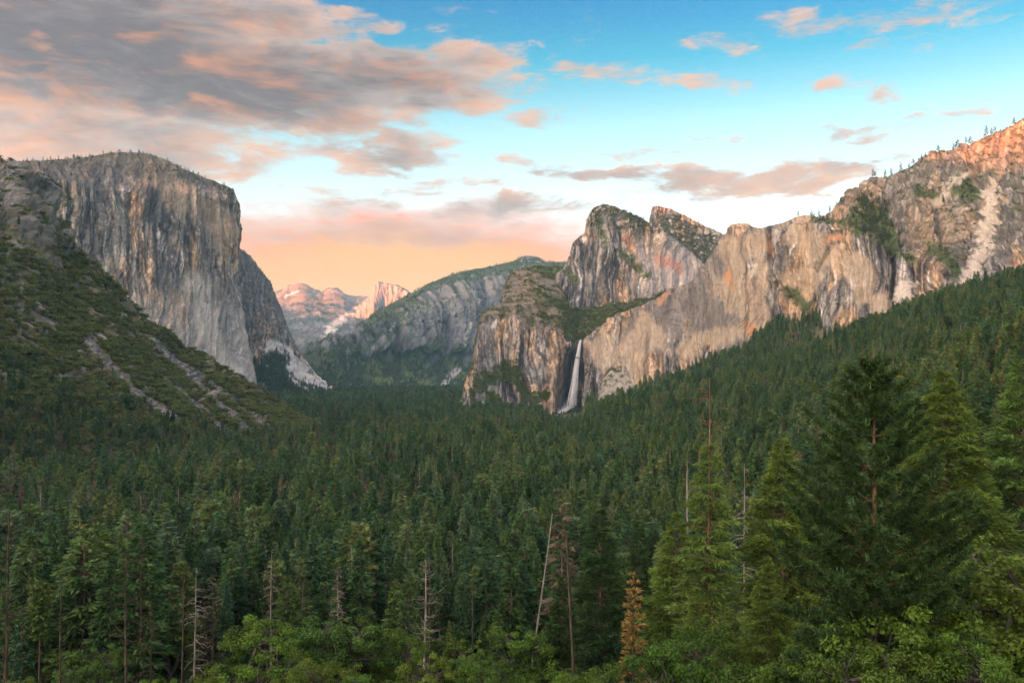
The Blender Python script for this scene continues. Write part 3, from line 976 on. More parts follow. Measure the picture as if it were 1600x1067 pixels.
def build_alcove():
    cols = []
    for px, top, D in ((868, 545, 2812), (882, 540, 2812), (892, 537, 2815), (902, 534, 2818), (910, 533, 2818), (918, 533, 2815), (926, 530, 2812), (940, 525, 2805), (960, 510, 2805)):
        cols.append([Q(px - 10, D - 50, -150), P(px - 8, 648, D - 42), P(px - 3, 600, D - 24), P(px, top + 6, D - 8), P(px, top, D + 6), Q(px, D + 120, P(px, top, D)[2] + 12)])
    N = Net(cols, 150, (10, 60, 70, 8, 6), 2)
    S, Z, t = N.S, N.Z, N.t
    N.displace(rock_relief(N, 0.45, 133, rib=16, flake=9, ledge=6, fine=3))
    c = np.ones(S.shape + (3,)) * np.array((0.050, 0.050, 0.056))  # recess kept shallow, its darkness put into the colour
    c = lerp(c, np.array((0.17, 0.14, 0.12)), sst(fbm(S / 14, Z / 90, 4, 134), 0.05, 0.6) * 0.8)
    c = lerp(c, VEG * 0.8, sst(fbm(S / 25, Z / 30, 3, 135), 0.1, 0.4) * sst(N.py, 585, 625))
    N.build('cliff_alcove', c, M_ROCK, 'dark rock recess behind the waterfall')


build_alcove()


def build_hanging_valley():
    cols = []
    for px, k in ((820, 0), (850, 0), (880, 0), (905, 0), (930, 0), (960, 0), (1000, 0), (1040, 0)):
        e = 0.0011 * (px - 915) ** 2 * 0.6
        cols.append([Q(px, 2830, P(915, 541, 2830)[2] + e * 2.0), P(px, 520 - 0.4 * e, 2960), P(px, 494 - 0.5 * e, 3140), P(px, 470 - 0.4 * e, 3340), P(px, 446, 3520), P(px, 420, 3700)])
    N = Net(cols, 160, (30, 40, 40, 40, 30), 3)
    S, Z = N.S, N.Z
    N.displace(9 * ridged(S / 130, Z / 90, 4, 141) + 4 * fbm(S / 25, Z / 22, 3, 142))
    c = lerp(np.ones(S.shape + (3,)) * VEG * 1.2, SCRUB, sst(fbm(S / 60, Z / 40, 3, 143), 0.0, 0.5))
    rk = sst(fbm(S / 45, Z / 35, 3, 144), 0.35, 0.6)
    c = lerp(c, np.array((0.22, 0.2, 0.17)), rk * 0.6)
    N.build('hill_hanging_valley', c, M_ROCK, 'green wooded hanging valley above the waterfall lip')
    SCATTERS.append((N.scatter(4600, 1.0 - 0.8 * rk, 31), 'bush', 5, 12))
    SCATTERS.append((N.scatter(700, 1.0 - 0.8 * rk, 32), 'rim', 9, 18))


build_hanging_valley()


def build_summit():
    # the twin summit: the pointed crest behind first, then the broad front rock
    prof = [(985, 400, 3960), (1008, 372, 3950), (1017, 336, 3950), (1019, 323, 3950), (1025, 320, 3950), (1044, 324, 3950), (1064, 332, 3955), (1088, 344, 3960), (1106, 354, 3965), (1130, 365, 3970), (1160, 380, 3980), (1220, 410, 4000)]
    cols = []
    for px, py, D in prof:
        cols.append([P(px, 520, D - 420), P(px, 440, D - 250), P(px, 0.35 * 420 + 0.65 * (py + 30) if py < 400 else py + 25, D - 130), P(px, py + 8, D - 14), P(px, py, D), Q(px, D + 300, 420), Q(px, D + 900, 250)])
    N = Net(cols, 210, (20, 60, 50, 12, 8, 6), 2)
    S, Z, t = N.S, N.Z, N.t
    N.displace(rock_relief(N, 0.6, 153, rib=16, flake=8, ledge=3, fine=3))
    c = rock_colour(N, 157, warm=0.30, light=0.40, stain=0.35)
    veg = sst(t + 0.5 * fbm(S / 60, Z / 45, 3, 154), 3.15, 2.75) * sst(N.px, 1012, 1040) * sst(fbm(S / 22, Z / 22, 4, 155) + 0.42, 0, 0.35)
    c = lerp(c, np.array((0.055, 0.06, 0.04)), veg * 0.9)
    N.build('cliff_summit_spire', c, M_ROCK, 'pointed rear summit rock with dark brush on its right flank')
    SCATTERS.append((N.scatter(2300, veg, 33), 'bush', 5, 10))
    SCATTERS.append((N.scatter(150, (t > 3.6) * (t < 4.4) * sst(N.px, 1022, 1030), 34), 'rim', 8, 16))

    prof = [(846, 452, 3330), (862, 438, 3330), (872, 426, 3330), (884, 411, 3335), (890, 392, 3340), (895, 379, 3345), (905, 368, 3352), (913, 360, 3358), (917, 341, 3362), (925, 326, 3370), (936, 320, 3380), (948, 318, 3392), (970, 324, 3415),
            (987, 332, 3435), (1004, 341, 3455), (1019, 348, 3475), (1040, 362, 3495), (1070, 385, 3520), (1100, 410, 3540), (1140, 440, 3560)]
    cols = []
    for px, py, D in prof:
        r = 20 * math.exp(-((px - 960) / 45) ** 2)
        foot = 486
        cols.append([P(px - 2, 505, D - 190), P(px - 1, foot, D - 150), P(px, 0.5 * (foot + py + r) + 4, D - 85), P(px, py + r + 8, D - 22), P(px, py, D + 35 + r * 2), Q(px, D + 260, min(470, P(px, py, D)[2] - 40)), Q(px, D + 500, 250)])
    N = Net(cols, 270, (6, 74, 74, 22, 8, 6), 2)
    S, Z, t = N.S, N.Z, N.t
    N.displace(rock_relief(N, 0.8, 163, rib=24, flake=8, ledge=2, fine=1.8))
    X, Y = N.px, N.py
    c = rock_colour(N, 167, warm=0.26, light=0.20, stain=0.48)
    c = lerp(c, np.array((0.44, 0.40, 0.38)), sst(X + 18 * fbm(S / 60, Z / 80, 3, 168), 975, 1010) * sst(Y, 350, 420) * 0.55)
    scar = sst(9 + 7 * fbm(S / 30, Z / 24, 3, 169) - polydist(X, Y, [(1028, 404), (1045, 412), (1060, 420)]), -2, 5) + sst(4 + 5 * fbm(S / 30, Z / 24, 3, 170) - polydist(X, Y, [(978, 372), (985, 380)]), -2, 4)
    c = lerp(c, np.array((0.40, 0.20, 0.15)), np.clip(scar, 0, 1) * 0.75)
    cap = sst(20 + 14 * fbm(S / 40, Z / 40, 3, 171) - polydist(X, Y, [(930, 325), (960, 326), (1000, 345)]), -6, 10) * sst(fbm(S / 18, Z / 16, 3, 172) + 0.3, 0, 0.4)
    c = lerp(c, SCRUB * 0.85, cap * 0.8)
    led = np.zeros(S.shape)
    for pts, w in (([(970, 395), (1000, 420), (1012, 430)], 6), ([(935, 345), (945, 380)], 5), ([(885, 425), (900, 440)], 5)):
        led = np.maximum(led, sst(w * (1 + 1.2 * fbm(S / 24, Z / 20, 3, 173)) - polydist(X, Y, pts), -2, 3))
    c = lerp(c, VEG * 1.3, led * 0.75)
    N.build('cliff_summit', np.clip(c, 0.03, 0.7), M_ROCK, 'broad rounded granite summit standing above the hanging valley')
    SCATTERS.append((N.scatter(600, cap, 35), 'bush', 3.5, 7))
    SCATTERS.append((N.scatter(350, led, 36), 'bush', 4, 8))
    SCATTERS.append((N.scatter(160, (t > 3.4) * (t < 4.1) * sst(X, 962, 975), 37), 'rim', 7, 13))


build_summit()


def build_right_wall():
    # px, foot, brow of the lower cliff, rim, distance
    prof = [(913, 640, 538, 534, 2790), (917, 640, 535, 530, 2765), (936, 632, 518, 512, 2735), (967, 615, 494, 488, 2690), (1000, 598, 484, 478, 2640), (1027, 596, 471, 464, 2600), (1040, 590, 460, 453, 2590), (1075, 578, 449, 440, 2560),
            (1092, 572, 433, 424, 2540), (1107, 565, 414, 406, 2525), (1122, 560, 388, 380, 2505), (1131, 556, 376, 368, 2490), (1142, 551, 362, 354, 2480), (1161, 541, 360, 349, 2465), (1186, 530, 364, 354, 2460), (1208, 512, 360, 351, 2440), (1236, 506, 352, 341, 2400),
            (1254, 504, 345, 335, 2370), (1276, 500, 348, 341, 2330), (1284, 542, 352, 337, 2230), (1300, 536, 354, 330, 2180), (1322, 528, 355, 312, 2150), (1345, 520, 366, 295, 2120), (1366, 515, 376, 286, 2090), (1397, 510, 392, 282, 2050), (1424, 490, 404, 268, 2020),
            (1442, 484, 410, 252, 2000), (1466, 474, 418, 242, 1970), (1490, 466, 434, 236, 1940), (1510, 458, 446, 229, 1920), (1532, 448, 436, 223, 1890), (1559, 440, 428, 210, 1860), (1580, 436, 424, 204, 1830), (1592, 434, 420, 196, 1815), (1606, 432, 418, 182, 1800), (1640, 425, 412, 165, 1770), (1720, 410, 395, 130, 1700), (1860, 380, 365, 100, 1560)]
    cols = []
    for px, foot, brow, rim, D in prof:
        h = max(0.0, brow - rim - 10)
        cols.append([P(px, foot + 45, D - 130), P(px, foot, D - 95), P(px, 0.5 * (foot + brow), D - 48), P(px, brow, D), P(px, brow - 0.22 * h - 3, D + 20 + 1.1 * h), P(px, brow - 0.6 * h - 5, D + 30 + 1.9 * h), P(px, rim, D + 45 + 3.0 * h),
                     Q(px, D + 500 + 2 * h, P(px, rim, D)[2] * 0.92), Q(px, D + 1300, 120)])
    N = Net(cols, 680, (6, 72, 80, 40, 52, 52, 12, 6), 2)
    S, Z, t = N.S, N.Z, N.t
    d = rock_relief(N, 0.85, 183, rib=22, flake=7, ledge=1.6, fine=0.9)
    up = sst(t, 3.2, 3.8)
    X0, Y0, _ = proj(N.G)
    d = d + up * sst(X0, 1280, 1340) * (12 * ridged(S / 70 + Z / 200, Z / 80, 4, 184) + 7 * fbm(S / 26, Z / 26, 4, 185))
    for pts, w, a in (([(1394, 388), (1397, 430), (1393, 485)], 5.0, -26), ([(1462, 322), (1466, 370)], 6, -22), ([(1213, 440), (1207, 500)], 3, -12), ([(1298, 380), (1278, 420)], 3, -10), ([(1200, 360), (1204, 430), (1240, 470)], 4, -14), ([(1106, 545), (1090, 572)], 3, -9)):
        d = d + a * sst(w - polydist(X0, Y0, pts), -2, 2.5)
    N.displace(d)
    X, Y = N.px, N.py
    c = rock_colour(N, 187, warm=0.32, light=0.30, stain=0.50)
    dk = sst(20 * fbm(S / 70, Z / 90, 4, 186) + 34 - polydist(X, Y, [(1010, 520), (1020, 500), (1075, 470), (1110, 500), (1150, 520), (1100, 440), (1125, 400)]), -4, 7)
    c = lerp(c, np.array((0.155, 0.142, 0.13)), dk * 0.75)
    wm = np.zeros(S.shape)
    for pts, w in (([(1150, 380), (1150, 460), (1180, 480)], 26), ([(1185, 370), (1190, 480)], 13), ([(1245, 370), (1290, 400), (1250, 450)], 24), ([(940, 545), (990, 570), (1010, 520)], 24), ([(1330, 400), (1350, 450), (1370, 480)], 18), ([(1480, 345), (1500, 360)], 14), ([(1060, 550), (1110, 535), (1180, 505)], 15)):
        wm = np.maximum(wm, sst(w * (1 + 0.8 * fbm(S / 45, Z / 70, 4, 188)) - polydist(X, Y, pts), -8, 9))
    c = lerp(c, np.array((0.42, 0.335, 0.235)), wm * 0.6)
    orange = np.zeros(S.shape)
    for pts, w in (([(1138, 430), (1142, 450)], 6), ([(1200, 372), (1206, 392)], 6), ([(1168, 505), (1172, 515)], 6), ([(1030, 470), (1042, 460)], 5), ([(1290, 375), (1310, 370)], 5)):
        orange = np.maximum(orange, sst(w * (1 + 1.0 * fbm(S / 24, Z / 40, 3, 189)) - polydist(X, Y, pts), -3, 4))
    c = lerp(c, np.array((0.45, 0.23, 0.11)), orange * 0.7)
    for pts, w, a in (([(1394, 388), (1397, 430), (1393, 485)], 4.0, .9), ([(1462, 322), (1466, 370)], 4.5, .9), ([(1213, 440), (1207, 500)], 2, .8), ([(1012, 520), (1010, 585)], 3.5, .5), ([(1300, 376), (1277, 425)], 2.2, .7), ([(1202, 360), (1206, 430)], 4, .5), ([(1108, 540), (1092, 572)], 1.8, .7), ([(940, 590), (955, 575), (975, 590)], 3, .6)):
        c = lerp(c, DARK * 0.8, sst(w * (1 + 0.8 * fbm(S / 20, Z / 40, 3, 190)) - polydist(X, Y, pts), -1.5, 2) * a)
    pale = np.zeros(S.shape)
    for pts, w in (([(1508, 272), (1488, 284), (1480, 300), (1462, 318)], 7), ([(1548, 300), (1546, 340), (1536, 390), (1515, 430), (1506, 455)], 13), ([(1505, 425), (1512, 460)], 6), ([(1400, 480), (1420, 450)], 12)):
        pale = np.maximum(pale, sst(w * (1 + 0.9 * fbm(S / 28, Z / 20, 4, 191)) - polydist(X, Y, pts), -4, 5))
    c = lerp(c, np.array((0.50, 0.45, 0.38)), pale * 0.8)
    upper = up * sst(X, 1285, 1345)
    steep = 1 - N.n[..., 2]
    brush = upper * sst(0.44 - steep + 0.60 * fbm(S / 34, Z / 26, 4, 192), 0.0, 0.30) * (1 - pale)
    c = lerp(c, np.array((0.19, 0.18, 0.165)), upper * (1 - pale) * 0.4)
    c = lerp(c, SCRUB * 0.9, brush * 0.75)
    terr = np.zeros(S.shape)
    for pts, w in (([(1340, 345), (1370, 350), (1385, 365)], 18), ([(1355, 325), (1376, 335)], 12), ([(1385, 370), (1398, 385)], 9), ([(1440, 300), (1462, 306)], 10), ([(1495, 290), (1520, 300)], 14), ([(1460, 390), (1480, 405), (1495, 425)], 9), ([(1232, 455), (1262, 478)], 9), ([(1395, 395), (1430, 405)], 6), ([(1270, 344), (1300, 346), (1330, 352)], 4)):
        terr = np.maximum(terr, sst(w * (1 + 0.7 * fbm(S / 30, Z / 26, 3, 193)) - polydist(X, Y, pts), -4, 4))
    terr = terr * (1 - pale * 0.8)
    c = lerp(c, VEG * 1.2, terr * 0.9)
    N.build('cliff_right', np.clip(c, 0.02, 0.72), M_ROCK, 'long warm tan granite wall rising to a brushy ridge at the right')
    SCATTERS.append((N.scatter(950, terr, 41), 'bush', 4, 8))
    SCATTERS.append((N.scatter(330, terr * sst(X, 1320, 1335) * sst(X, 1400, 1390) + 0.12 * terr, 42), 'rim', 13, 30))
    SCATTERS.append((N.scatter(2600, brush, 43), 'bush', 2.5, 6.5))
    SCATTERS.append((N.scatter(220, brush + 0.1 * upper, 44), 'rim', 7, 15))
    SCATTERS.append((N.scatter(100, (t > 5.85) * (t < 6.2) * (X < 1330), 45), 'rim', 5, 11))
    return N


WALL = build_right_wall()


def build_spur():
    cols = []
    for px, foot, top in ((926, 640, 640), (934, 641, 612), (944, 640, 590), (956, 636, 577), (970, 628, 573), (984, 616, 580), (996, 606, 592), (1004, 604, 604)):
        D = 2600
        cols.append([P(px, foot + 25, D - 60), P(px, foot + 2, D - 50), P(px, 0.5 * (foot + top), D - 22), P(px, top, D + 20), Q(px, D + 120, P(px, top, D)[2] - 4)])
    N = Net(cols, 130, (8, 40, 40, 10), 3, True)
    S, Z, t = N.S, N.Z, N.t
    N.displace(rock_relief(N, 0.35, 203, rib=8, flake=9, ledge=10, fine=4))
    c = np.ones(S.shape + (3,)) * np.array((0.28, 0.265, 0.22))
    c = lerp(c, np.array((0.19, 0.18, 0.15)), sst(fbm(S / 16, Z / 12, 4, 204), -0.2, 0.5))
    c = lerp(c, np.array((0.40, 0.35, 0.27)), sst(fbm(S / 30, Z / 30, 3, 206), 0.2, 0.7) * 0.6)
    vg = sst(fbm(S / 17, Z / 15, 3, 205) + 0.35 * sst(t, 2.2, 2.8), 0.38, 0.6)
    c = lerp(c, VEG, vg * 0.8)
    N.build('cliff_spur', c, M_ROCK, 'small grey rock dome at the foot of the tan wall')
    SCATTERS.append((N.scatter(240, vg + 0.02, 46), 'bush', 4, 7))


build_spur()



# ------------------------------------------------------------------ foliage and bark
def mat_leaf(name, stops, trans=0.12, noise_scale=0.0, tip=None):
    """leaf colour varies from tree to tree (Object Info) and through the crown"""
    m, nt, b, out = new_mat(name)
    oi = nt.nodes.new('ShaderNodeObjectInfo')
    rnd = V(nt, oi.outputs['Random'])
    c = nramp(nt, rnd, stops)
    at = nt.nodes.new('ShaderNodeVertexColor')
    at.layer_name = 'Col'
    c = nmix(nt, 1.0, c, V(nt, at.outputs[0]), 'MULTIPLY')
    nt.links.new(c.s, b.inputs['Base Color'])
    b.inputs['Roughness'].default_value = 0.65
    b.inputs['Specular IOR Level'].default_value = 0.2
    tr = nt.nodes.new('ShaderNodeBsdfTranslucent')
    nt.links.new(c.s, tr.inputs[0])
    mx = nt.nodes.new('ShaderNodeMixShader')
    mx.inputs[0].default_value = trans
    nt.links.new(b.outputs[0], mx.inputs[1])
    nt.links.new(tr.outputs[0], mx.inputs[2])
    nt.links.new(mx.outputs[0], out.inputs[0])
    return m


def mat_bark(name, a, b_, scale=1.5):
    m, nt, b, out = new_mat(name)
    tc = nt.nodes.new('ShaderNodeTexCoord')
    mp = nt.nodes.new('ShaderNodeMapping')
    mp.inputs['Scale'].default_value = (scale, scale, scale * 0.18)
    nt.links.new(tc.outputs['Object'], mp.inputs[0])
    n = nnoise(nt, V(nt, mp.outputs[0]), 2.2, 5, 0.65)
    c = nmix(nt, n.sstep(0.35, 0.68), a, b_)
    nt.links.new(c.s, b.inputs['Base Color'])
    bp = nt.nodes.new('ShaderNodeBump')
    bp.inputs['Strength'].default_value = 0.8
    bp.inputs['Distance'].default_value = 0.08
    nt.links.new(n.s, bp.inputs['Height'])
    nt.links.new(bp.outputs[0], b.inputs['Normal'])
    return m


M_FIR = mat_leaf('fir_needles', [(0.0, (0.024, 0.058, 0.020)), (0.18, (0.052, 0.108, 0.026)), (0.36, (0.036, 0.092, 0.036)), (0.55, (0.092, 0.150, 0.032)), (0.70, (0.058, 0.132, 0.058)), (0.86, (0.140, 0.180, 0.044)), (0.95, (0.10, 0.17, 0.08)), (1.0, (0.15, 0.175, 0.050))])
M_FIRNEAR = mat_leaf('near_fir_needles', [(0.0, (0.085, 0.155, 0.026)), (0.6, (0.125, 0.18, 0.028)), (1.0, (0.10, 0.185, 0.040))])
M_PINE = mat_leaf('pine_needles', [(0.0, (0.034, 0.074, 0.020)), (1.0, (0.044, 0.086, 0.022))])
M_BROWN = mat_leaf('dying_needles', [(0.0, (0.105, 0.092, 0.055)), (0.4, (0.090, 0.092, 0.052)), (0.75, (0.125, 0.098, 0.056)), (1.0, (0.17, 0.125, 0.055))])
M_GOLD = mat_leaf('yellowed_needles', [(0.0, (0.26, 0.185, 0.050)), (1.0, (0.28, 0.20, 0.055))])
M_OAK = mat_leaf('oak_leaves', [(0.0, (0.070, 0.150, 0.020)), (0.4, (0.100, 0.180, 0.022)), (0.75, (0.13, 0.180, 0.024)), (1.0, (0.055, 0.130, 0.024))], 0.35)
M_BUSH = mat_leaf('brush_leaves', [(0.0, (0.055, 0.095, 0.022)), (0.25, (0.135, 0.165, 0.036)), (0.5, (0.085, 0.140, 0.030)), (0.75, (0.17, 0.170, 0.048)), (1.0, (0.15, 0.19, 0.042))], 0.2)
M_RIM = mat_leaf('high_pine_needles', [(0.0, (0.045, 0.075, 0.030)), (1.0, (0.075, 0.105, 0.040))])
M_BARK = mat_bark('conifer_bark', (0.075, 0.055, 0.040), (0.19, 0.135, 0.095))
M_PBARK = mat_bark('orange_pine_bark', (0.085, 0.052, 0.034), (0.27, 0.155, 0.085))
M_DEAD = mat_bark('weathered_dead_wood', (0.13, 0.115, 0.095), (0.36, 0.32, 0.26))
M_DARKDEAD = mat_bark('mossy_dead_wood', (0.030, 0.026, 0.018), (0.115, 0.095, 0.058))
M_OAKBARK = mat_bark('oak_bark', (0.06, 0.05, 0.042), (0.16, 0.14, 0.12))


# ------------------------------------------------------------------ plant builder: collects tubes and leaf blades
class Plant:
    def __init__(self, seed):
        self.r = np.random.default_rng(seed)
        self.wv, self.wf, self.nw = [], [], 0
        self.lp = []                                   # leaf blades: arrays (n, 3 or 4 corners, 3)
        self.lc = []

    def tube(self, pts, radii, k=5):
        pts = np.asarray(pts, float)
        n = len(pts)
        d = np.gradient(pts, axis=0)
        d /= np.maximum(np.linalg.norm(d, axis=1, keepdims=True), 1e-9)
        up = np.where(np.abs(d[:, 2:3]) > 0.9, np.array([[1.0, 0, 0]]), np.array([[0, 0, 1.0]]))
        a = np.cross(d, up)
        a /= np.maximum(np.linalg.norm(a, axis=1, keepdims=True), 1e-9)
        b = np.cross(d, a)
        th = np.arange(k) * 2 * np.pi / k
        ring = a[:, None] * np.cos(th)[None, :, None] + b[:, None] * np.sin(th)[None, :, None]
        v = pts[:, None] + ring * np.asarray(radii, float)[:, None, None]
        i = np.arange(n * k).reshape(n, k) + self.nw
        j = np.roll(i, -1, axis=1)
        f = np.stack([i[:-1], j[:-1], j[1:], i[1:]], -1).reshape(-1, 4)
        self.wv.append(v.reshape(-1, 3))
        self.wf.append(f)
        self.nw += n * k

    def blades(self, base, direc, length, width, shade, droop=0.0, twist=None):
        """flat pointed blades (triangles) from base along direc"""
        base, direc = np.asarray(base, float), np.asarray(direc, float)
        n = len(base)
        direc = direc / np.maximum(np.linalg.norm(direc, axis=1, keepdims=True), 1e-9)
        rv = self.r.normal(size=(n, 3))
        side = np.cross(direc, rv)
        side /= np.maximum(np.linalg.norm(side, axis=1, keepdims=True), 1e-9)
        L = np.broadcast_to(np.asarray(length, float), (n,))[:, None]
        W = np.broadcast_to(np.asarray(width, float), (n,))[:, None]
        tip = base + direc * L
        tip[:, 2] -= droop * L[:, 0]
        self.lp.append(np.stack([base - side * W * 0.5, base + side * W * 0.5, tip], 1))
        self.lc.append(np.broadcast_to(np.asarray(shade, float), (n,)).copy())

    def leaves(self, centre, size, shade, normal=None, flat=0.5):
        """small four-sided leaves folded as diamonds"""
        n = len(centre)
        r = self.r
        nn = r.normal(size=(n, 3)) if normal is None else normal + r.normal(size=(n, 3)) * flat
        nn /= np.maximum(np.linalg.norm(nn, axis=1, keepdims=True), 1e-9)
        t = np.cross(nn, r.normal(size=(n, 3)))
        t /= np.maximum(np.linalg.norm(t, axis=1, keepdims=True), 1e-9)
        b = np.cross(nn, t)
        s = np.broadcast_to(np.asarray(size, float), (n,))[:, None]
        c = np.asarray(centre, float)
        p0, p1, p2, p3 = c - t * s * 0.6, c + b * s * 0.34, c + t * s * 0.6, c - b * s * 0.34
        sh = np.broadcast_to(np.asarray(shade, float), (n,))
        self.lp.append(np.concatenate([np.stack([p0, p1, p2], 1), np.stack([p0, p2, p3], 1)], 0))
        self.lc.append(np.concatenate([sh, sh]))

    def wood_arrays(self):
        return (np.concatenate(self.wv), np.concatenate(self.wf)) if self.wv else (np.zeros((0, 3)), np.zeros((0, 4), int))

    def leaf_arrays(self):
        if not self.lp:
            return np.zeros((0, 3)), np.zeros((0, 3), int), np.zeros((0, 3))
        p = np.concatenate(self.lp)
        v = p.reshape(-1, 3)
        c = np.repeat(np.concatenate(self.lc), 3)
        # hue of single sprays: warm and cool by turns
        hue = np.repeat(self.r.normal(size=len(p)) * 0.07, 3)
        col = np.stack([c * (1 + hue), c, c * (1 - hue)], -1)
        return v, np.arange(len(v)).reshape(-1, 3), np.clip(col, 0.05, 3.0)

    def meshes(self, name, wood_mat, leaf_mat):
        wv, wf = self.wood_arrays()
        lv, lf, lc = self.leaf_arrays()
        tm = mesh_np(name + '_trunk', wv, wf, (wood_mat,), None, True) if len(wv) else None
        cm = mesh_np(name + '_crown', lv, lf, (leaf_mat,), lc) if len(lv) else None
        return tm, cm

    def joined(self, name, wood_mat, leaf_mat):
        wv, wf = self.wood_arrays()
        lv, lf, lc = self.leaf_arrays()
        tri = np.concatenate([wf[:, [0, 1, 2]], wf[:, [0, 2, 3]]]) if len(wf) else np.zeros((0, 3), int)
        v = np.concatenate([wv, lv])
        f = np.concatenate([tri, lf + len(wv)])
        mi = np.concatenate([np.zeros(len(tri), int), np.ones(len(lf), int)])
        c = np.concatenate([np.ones((len(wv), 3)), lc])
        return mesh_np(name, v, f, (wood_mat, leaf_mat), c, False, mi)


def conifer(seed, H=30.0, width=0.17, base=0.12, nb=150, per=26, blade=0.055, dens=1.0, droop=0.25, taper=0.85, ragged=0.35, top_bare=0.0, trunk_r=0.012, tier=0.0, limb=True, full=1.0, bw=0.40):
    """a fir: whorls of sprays round a straight trunk; sizes in shares of the height H"""
    p = Plant(seed)
    r = p.r
    hs = np.linspace(0, 1, 9)
    sway = np.stack([0.006 * H * np.sin(hs * 3 + r.random() * 6), 0.006 * H * np.cos(hs * 2.3 + r.random() * 6), hs * H], -1)
    sway[0, 2] = -0.04 * H
    sway[:, :2] -= sway[0, :2]
    p.tube(sway, trunk_r * H * (1 - hs * 0.93), 6)
    top = 1.0 - top_bare
    us = base + (top - base) * (np.arange(nb) + r.random(nb)) / nb
    if tier > 0:
        us = base + (top - base) * np.round((us - base) / (top - base) / tier) * tier + r.normal(size=nb) * 0.006
    for u in us:
        g = (top - u) / (top - base)
        if g <= 0:
            g = 0.004
        R_ = width * H * (min(1.0, g / full) ** taper) * (0.9 if g < 0.85 else 0.9 - 1.4 * (g - 0.85)) * (1 - ragged * r.random()) + 0.010 * H
        az = r.random() * 2 * np.pi
        d = np.array((math.cos(az), math.sin(az), 0))
        lift = 0.45 * (1 - g) - droop * g
        o = np.array((np.interp(u, hs, sway[:, 0]), np.interp(u, hs, sway[:, 1]), u * H))
        tip = o + d * R_ + np.array((0, 0, lift * R_))
        if limb and R_ > 0.05 * H:
            p.tube([o, 0.5 * (o + tip) + np.array((0, 0, 0.04 * R_)), tip], [0.0022 * H, 0.0014 * H, 0.0004 * H], 3)
        n = max(5, int(per * dens * (0.35 + R_ / (width * H))))
        f = 0.18 + 0.82 * np.sqrt(r.random(n))
        side = np.array((-d[1], d[0], 0))
        wid = (0.34 * R_ + 0.006 * H) * (1 - f * 0.55)
        off = r.uniform(-1, 1, n)
        pos = o + (tip - o) * f[:, None] + side * (off * wid)[:, None] + np.array((0, 0, 1)) * (0.10 * R_ * np.sin(f * 3.0) - 0.10 * R_ * off ** 2 + r.normal(size=n) * 0.035 * R_)[:, None]
        dr = d[None] * 0.9 + side[None] * (off * 0.9)[:, None] + r.normal(size=(n, 3)) * 0.38
        dr[:, 2] += 0.12 - 0.35 * droop
        sh = np.clip(1.0 + 0.26 * r.normal() + r.normal(size=n) * 0.20, 0.45, 1.8)
        L = blade * H * (0.55 + 0.75 * r.random(n)) * (0.62 + 0.38 * min(1, g * 3))
        p.blades(pos, dr, L, L * bw, sh, droop * 0.4)
    # leader
    n = 10
    z = H * (top - 0.05 * r.random(n))
    a = r.random(n) * 6.28
    p.blades(np.stack([np.interp(z / H, hs, sway[:, 0]), np.interp(z / H, hs, sway[:, 1]), z], -1), np.stack([np.cos(a) * 0.5, np.sin(a) * 0.5, np.ones(n)], -1), blade * H * 0.7, blade * H * 0.22, 1.1)
    return p


def snag(seed, H=28.0, nb=40, lean=(0, 0), r0=0.011, blen=0.13, broken=0.0, curl=0.3, start=0.25, twig=2, down=-0.2, k=6):
    """a dead tree: bare trunk and curved broken branches"""
    p = Plant(seed)
    r = p.r
    hs = np.linspace(0, 1, 10)
    tr = np.stack([lean[0] * H * hs + 0.004 * H * np.sin(hs * 5 + r.random() * 6), lean[1] * H * hs + 0.004 * H * np.cos(hs * 4), hs * H], -1)
    tr[0, 2] = -0.04 * H
    p.tube(tr, r0 * H * (1 - hs * (0.92 - broken)), k)
    for u in np.sort(start + (0.985 - start) * r.random(nb)):
        az = r.random() * 2 * np.pi
        d = np.array((math.cos(az), math.sin(az), 0))
        g = 1 - u
        L = blen * H * (0.25 + 0.75 * min(1.0, g * 2.2 + 0.12)) * (0.35 + 0.65 * r.random())
        o = np.array([np.interp(u, hs, tr[:, q]) for q in range(3)])
        f = np.linspace(0, 1, 5)
        bend = down * f + curl * f ** 2.2
        pts = o + d * (f * L)[:, None] + np.array((0, 0, 1)) * (bend * L)[:, None] + np.array((-d[1], d[0], 0)) * (0.12 * L * r.normal() * f ** 2)[:, None]
        rr = 0.0032 * H * (0.5 + 0.5 * r.random()) * (1 - f * 0.85)
        p.tube(pts, rr, 3)
        for _ in range(twig):
            q = r.uniform(0.35, 0.95)
            c = np.array([np.interp(q, f, pts[:, j]) for j in range(3)])
            e = d * 0.5 + r.normal(size=3) * 0.6
            e[2] += 0.35
            p.tube([c, c + e * L * 0.16, c + e * L * 0.30 + np.array((0, 0, 0.05 * L))], [rr[2] * 0.8, rr[3] * 0.7, 0.0002 * H], 3)
    return p


